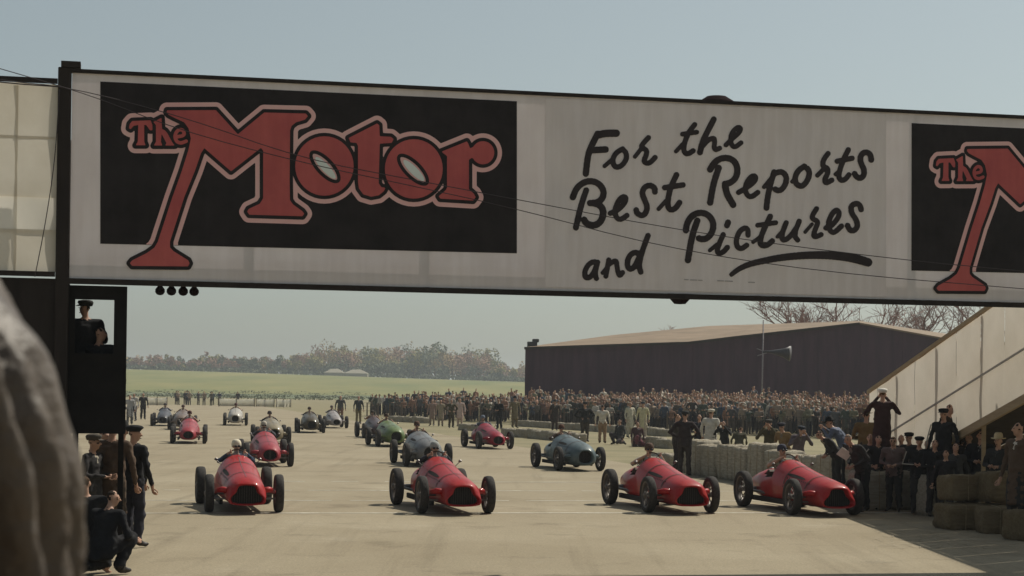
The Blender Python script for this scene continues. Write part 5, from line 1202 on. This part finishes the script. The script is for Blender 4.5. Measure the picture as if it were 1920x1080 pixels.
for i in range(NT):
    for j in range(ND): a = i * (ND + 1) + j; ff.append((a, a + ND + 1, a + ND + 2, a + 1))
tag(pydata('grass_bank', vv, ff, M_dry, None, True), kind='structure')
M_ccoat = objcol_mat('crowd_coat'); M_ctr = objcol_mat('crowd_trousers', ramp=[(.03, .03, .04), (.06, .05, .045), (.12, .1, .09), (.05, .05, .06)])
M_chat = objcol_mat('crowd_hat', ramp=[(.04, .035, .03), (.1, .085, .065), (.34, .3, .22), (.07, .06, .05), (.16, .12, .08), (.45, .42, .36)])
M_chair = objcol_mat('crowd_hair', ramp=[(.02, .014, .01), (.05, .03, .018), (.12, .08, .045), (.035, .022, .015)])
M_cskin = mat('crowd_skin', (0.43, 0.25, 0.17), .7, var=.12)
CSP = [dict(hat='cap'), dict(hat='trilby', coat='long'), dict(), dict(hat='scarf', coat='long'), dict(arms='bino', hat='cap'), dict(arms='hip'), dict(hat='trilby', arms='front'), dict(coat='long', turn=30), dict(turn=-35, hat='cap', arms='front'), dict(coat='none', arms='front')]
CM = []
for i, s in enumerate(CSP):
    P, ex, fr = figure(h=1.66 + .03 * (i % 4), detail=False, **s); me = skin_prims(P, .034, 2)
    for m in (M_cskin, M_ccoat, M_ctr, M_shoe, M_chair, M_chat, M_ccoat): me.materials.append(m)
    me.name = 'spectator'; CM.append(me)
CNAME = ['grey', 'olive brown', 'tan', 'blue', 'fawn', 'cream', 'rust', 'khaki', 'slate', 'orange brown', 'off white', 'near black', 'dark green', 'russet']
HNAME = ['in a flat cap', 'in a trilby', 'bare headed', 'in a headscarf', 'with field glasses', 'with hands on hips', 'in a soft hat', 'glancing aside', 'in a cap turned aside', 'in shirt sleeves']
CCOL = [(.10, .095, .10), (.16, .14, .115), (.26, .21, .17), (.08, .10, .14), (.38, .30, .23), (.52, .47, .40), (.20, .11, .08), (.20, .19, .13), (.13, .13, .14), (.34, .19, .13), (.62, .57, .50), (.08, .072, .065), (.10, .12, .10), (.26, .16, .13)]
rc = random.Random(21); slots = []
for rw_ in range(16):
    t = 1.0
    while t < FLEN - 1:
        dens = 1 if t > 34 else .55 if rw_ < 4 else .16
        if rc.random() < dens and not (t < 14 and rw_ > 9): slots.append((rw_, t + rc.uniform(-.15, .15), .5 + rw_ * .72 + rc.uniform(-.4, .4)))
        t += rc.choice((.42, .5, .6, .75, .55, 1.25 if rc.random() < .5 else .6))
def slot_pos(s):
    p, d = fline(s[1]); nb = V3((-d.y, d.x, 0)); nb = nb if nb.y > 0 else -nb; q = p + nb * s[2]; return V3((q.x, q.y, bank_z(s[2], s[1]) - .02 + .35 * max(0, fbm(q.x * .35, q.y * .35))))
def in_view(p): px = 960 + p.x / p.y * FPX; return 690 < px < 1700
slots = [s for s in slots if in_view(slot_pos(s))]
ROWLAB = ['spectator in the front row of the crowd at the wire fence', 'spectator in the second row of the crowd behind the fence', 'spectator in the third row of the crowd behind the fence', 'spectator in the middle rows of the crowd before the hangar']
USED = set(); ind = slots[:290]; rest = slots[290:]
for s in ind:
    q = slot_pos(s); k_ = rc.uniform(.84, 1.08)
    for _try in range(40):
        vi, ci = rc.randrange(len(CM)), rc.randrange(len(CCOL)); key = (vi, ci, min(s[0], 3), max(0, min(6, int(q.x / q.y * 28 + 2))))
        if key not in USED: break
    USED.add(key)
    o = link('person', CM[vi], None, None, q, rc.gauss(math.radians(-8), .5)); o.scale = (k_ * rc.uniform(.95, 1.12), k_, k_); o.color = (*CCOL[ci], 1)
    zone = ['beyond the green car', 'behind the crimson car', 'below the hangar left end', 'behind the seated woman', 'left of the loudspeaker', 'right of the loudspeaker', 'towards the canvas ramp'][max(0, min(6, int(q.x / q.y * 28 + 2)))]
    tag(o, ['front row', 'second row', 'third row', 'fourth row'][min(s[0], 3)] + ' spectator in ' + CNAME[ci] + ', ' + HNAME[vi] + ', ' + zone, 'spectator', 'spectators behind the wire fence')
# the rest of the crowd, one mass
LO = []
for i, s in enumerate(CSP[:6]):
    P, ex, fr = figure(h=1.7, detail=False, **s); me = skin_prims(P, .06, 1); n_ = len(me.vertices); co = np.empty(n_ * 3, np.float32); me.vertices.foreach_get('co', co)
    LO.append((co.reshape(-1, 3), [tuple(p.vertices) for p in me.polygons], [p.material_index for p in me.polygons])); bpy.data.meshes.remove(me)
VV, FF, MM = [], [], []; off = 0
HATC = [(.04, .035, .03), (.1, .085, .065), (.34, .3, .22), (.16, .12, .08)]
cm = [cloth(c) for c in CCOL]; hm = [cloth(c) for c in HATC]; mats_ = cm + hm + [M_cskin, cloth(HAIRC[0]), cloth(HAIRC[2]), cloth((.05, .045, .05))]; nC, nH = len(cm), len(hm)
for s in rest:
    co, fs, mi = rc.choice(LO); p = slot_pos(s); a = rc.gauss(-.1, .5); c_, s_ = math.cos(a), math.sin(a); k = rc.uniform(.86, 1.1)
    VV.append(np.stack([co[:, 0] * c_ - co[:, 1] * s_ + p.x, co[:, 0] * s_ + co[:, 1] * c_ + p.y, co[:, 2] * k + p.z], 1)); FF += [tuple(i + off for i in f) for f in fs]; off += len(co)
    cc, hh, ha = rc.randrange(nC), nC + rc.randrange(nH), nC + nH + 1 + rc.randrange(2); mp_ = [nC + nH, cc, nC + nH + 3, nC + nH + 3, ha, hh, cc]; MM += [mp_[i] for i in mi]
o = pydata('crowd', np.concatenate(VV).tolist(), FF, mats_, None, True); o.data.polygons.foreach_set('material_index', MM); tag(o, 'packed mass of spectators on the bank below the dark hangar', 'crowd', kind='stuff')
# distant figures at the end of the runway
for i, (x, y) in enumerate(((331, 758), (339, 757), (347, 758), (356, 757), (363, 758), (385, 757), (391, 758), (399, 758), (407, 757), (440, 760), (322, 759))):
    g = gp(x, y + 2); g = g * (212 / g.y); o = link('person', rc.choice(CM), None, None, (g.x, g.y + rc.uniform(-2, 6), 0), rc.uniform(-1, 1)); o.color = (*rc.choice(CCOL[:5]), 1); tag(o, ORD[sorted((331, 339, 347, 356, 363, 385, 391, 399, 407, 440, 322)).index(x)] + ' tiny spectator from the left by the far cloth screens', 'spectator', 'spectators by the cloth screens')
# wire fence in front of the crowd
fen = empty('wire_fence', FL[2], 0, 'thin post and wire fence holding back the crowd', 'fence'); FO = V3(FL[2]); t = 0; prev = None
M_post = mat('fence_post', (.13, .10, .075), .9)
tops_ = []
while t < FLEN:
    p, d = fline(t); q = p - FO; obj('post', boxm(q.x - .05, q.x + .05, q.y - .25, q.y - .15, -.02, 1.12), M_post, fen); tops_.append(q + V3((0, -.2, 0))); t += 3.1
for z in (.45, .8, 1.08):
    bm = BM(); tube(bm, [p + V3((0, 0, z)) for p in tops_], .012, 4); obj('wire', bm, M_wire, fen)
# ---------------------------------------------------------------- the man right beside the camera
M_coat = mat('worn_coat', (0.062, 0.049, 0.041), .5, scale=6, col2=(0.115, 0.094, 0.078), bump=.5, bscale=30, spec=.3)
PLZ = .82
plat = empty('camera_platform', (-.5, 1.0, 0), 0, 'low timber platform under the man beside the camera', 'platform')
for i in range(8): obj('plank', boxm(-.9, 1.3, -1.6 + i * .4, -1.6 + i * .4 + .385, PLZ - .05, PLZ), M_plank, plat)
for x in (-.85, 1.2):
    for y in (-1.5, 1.5): obj('leg', boxm(x - .05, x + .05, y - .05, y + .05, 0, PLZ - .051), M_plank, plat)
SHC = V3((-.205, 0, 1.385))
def folds(p):
    if p.z > 1.62 or p.z < .6: return 0
    d = p - SHC; an = math.atan2(d.y, d.x)
    ph = an * 22 + d.z * 34 + 2.2 * fbm(p.x * 4, p.y * 4, p.z * 3)
    s_ = math.sin(ph); ridge = (s_ if s_ > 0 else s_ * 1.7)
    return (.014 * ridge * (.5 + .5 * math.sin(d.z * 9 + an * 3)) + .008 * fbm(p.x * 7, p.y * 7, p.z * 6))
P, ex, fr = figure(h=1.83, bulk=1.2, coat='long', lean=3, turn=-20, arms='front', hair=1)
P.append(([((-.10, .01, 1.47), (.13, .12, .12)), (SHC, (.178, .18, .205)), ((-.205, -.01, 1.28), (.172, .175, .18)), ((-.20, -.05, 1.05), (.11, .12, .1))], 1))
me = skin_prims(P, .012, 4, ex, sub=2, disp=folds)
for m in (M_skin, M_coat, cloth((.05, .05, .05)), M_shoe, cloth(HAIRC[1]), cloth(DARK), cloth((.5, .5, .5))): me.materials.append(m)
o = link('person', me, None, None, (-.758, 1.60, PLZ + .0), math.radians(176)); tag(o, 'out of focus man in a brown coat right beside the camera', 'person')
link('hat', hat_mesh('trilby', fr), cloth((.05, .045, .04)), o)
# ---------------------------------------------------------------- the air
mh = bpy.data.materials.new('haze_air'); mh.use_nodes = True; nh = mh.node_tree; nh.nodes.remove(nh.nodes['Principled BSDF'])
pv = nh.nodes.new('ShaderNodeVolumePrincipled'); pv.inputs['Color'].default_value = (.88, .95, 1.0, 1); pv.inputs['Density'].default_value = .0003; pv.inputs['Anisotropy'].default_value = .2
nh.links.new(pv.outputs[0], nh.nodes['Material Output'].inputs['Volume'])
hz = obj('haze', boxm(-4400, 4400, -120, 7200, -1.2, 32), mh); tag(hz, kind='stuff')
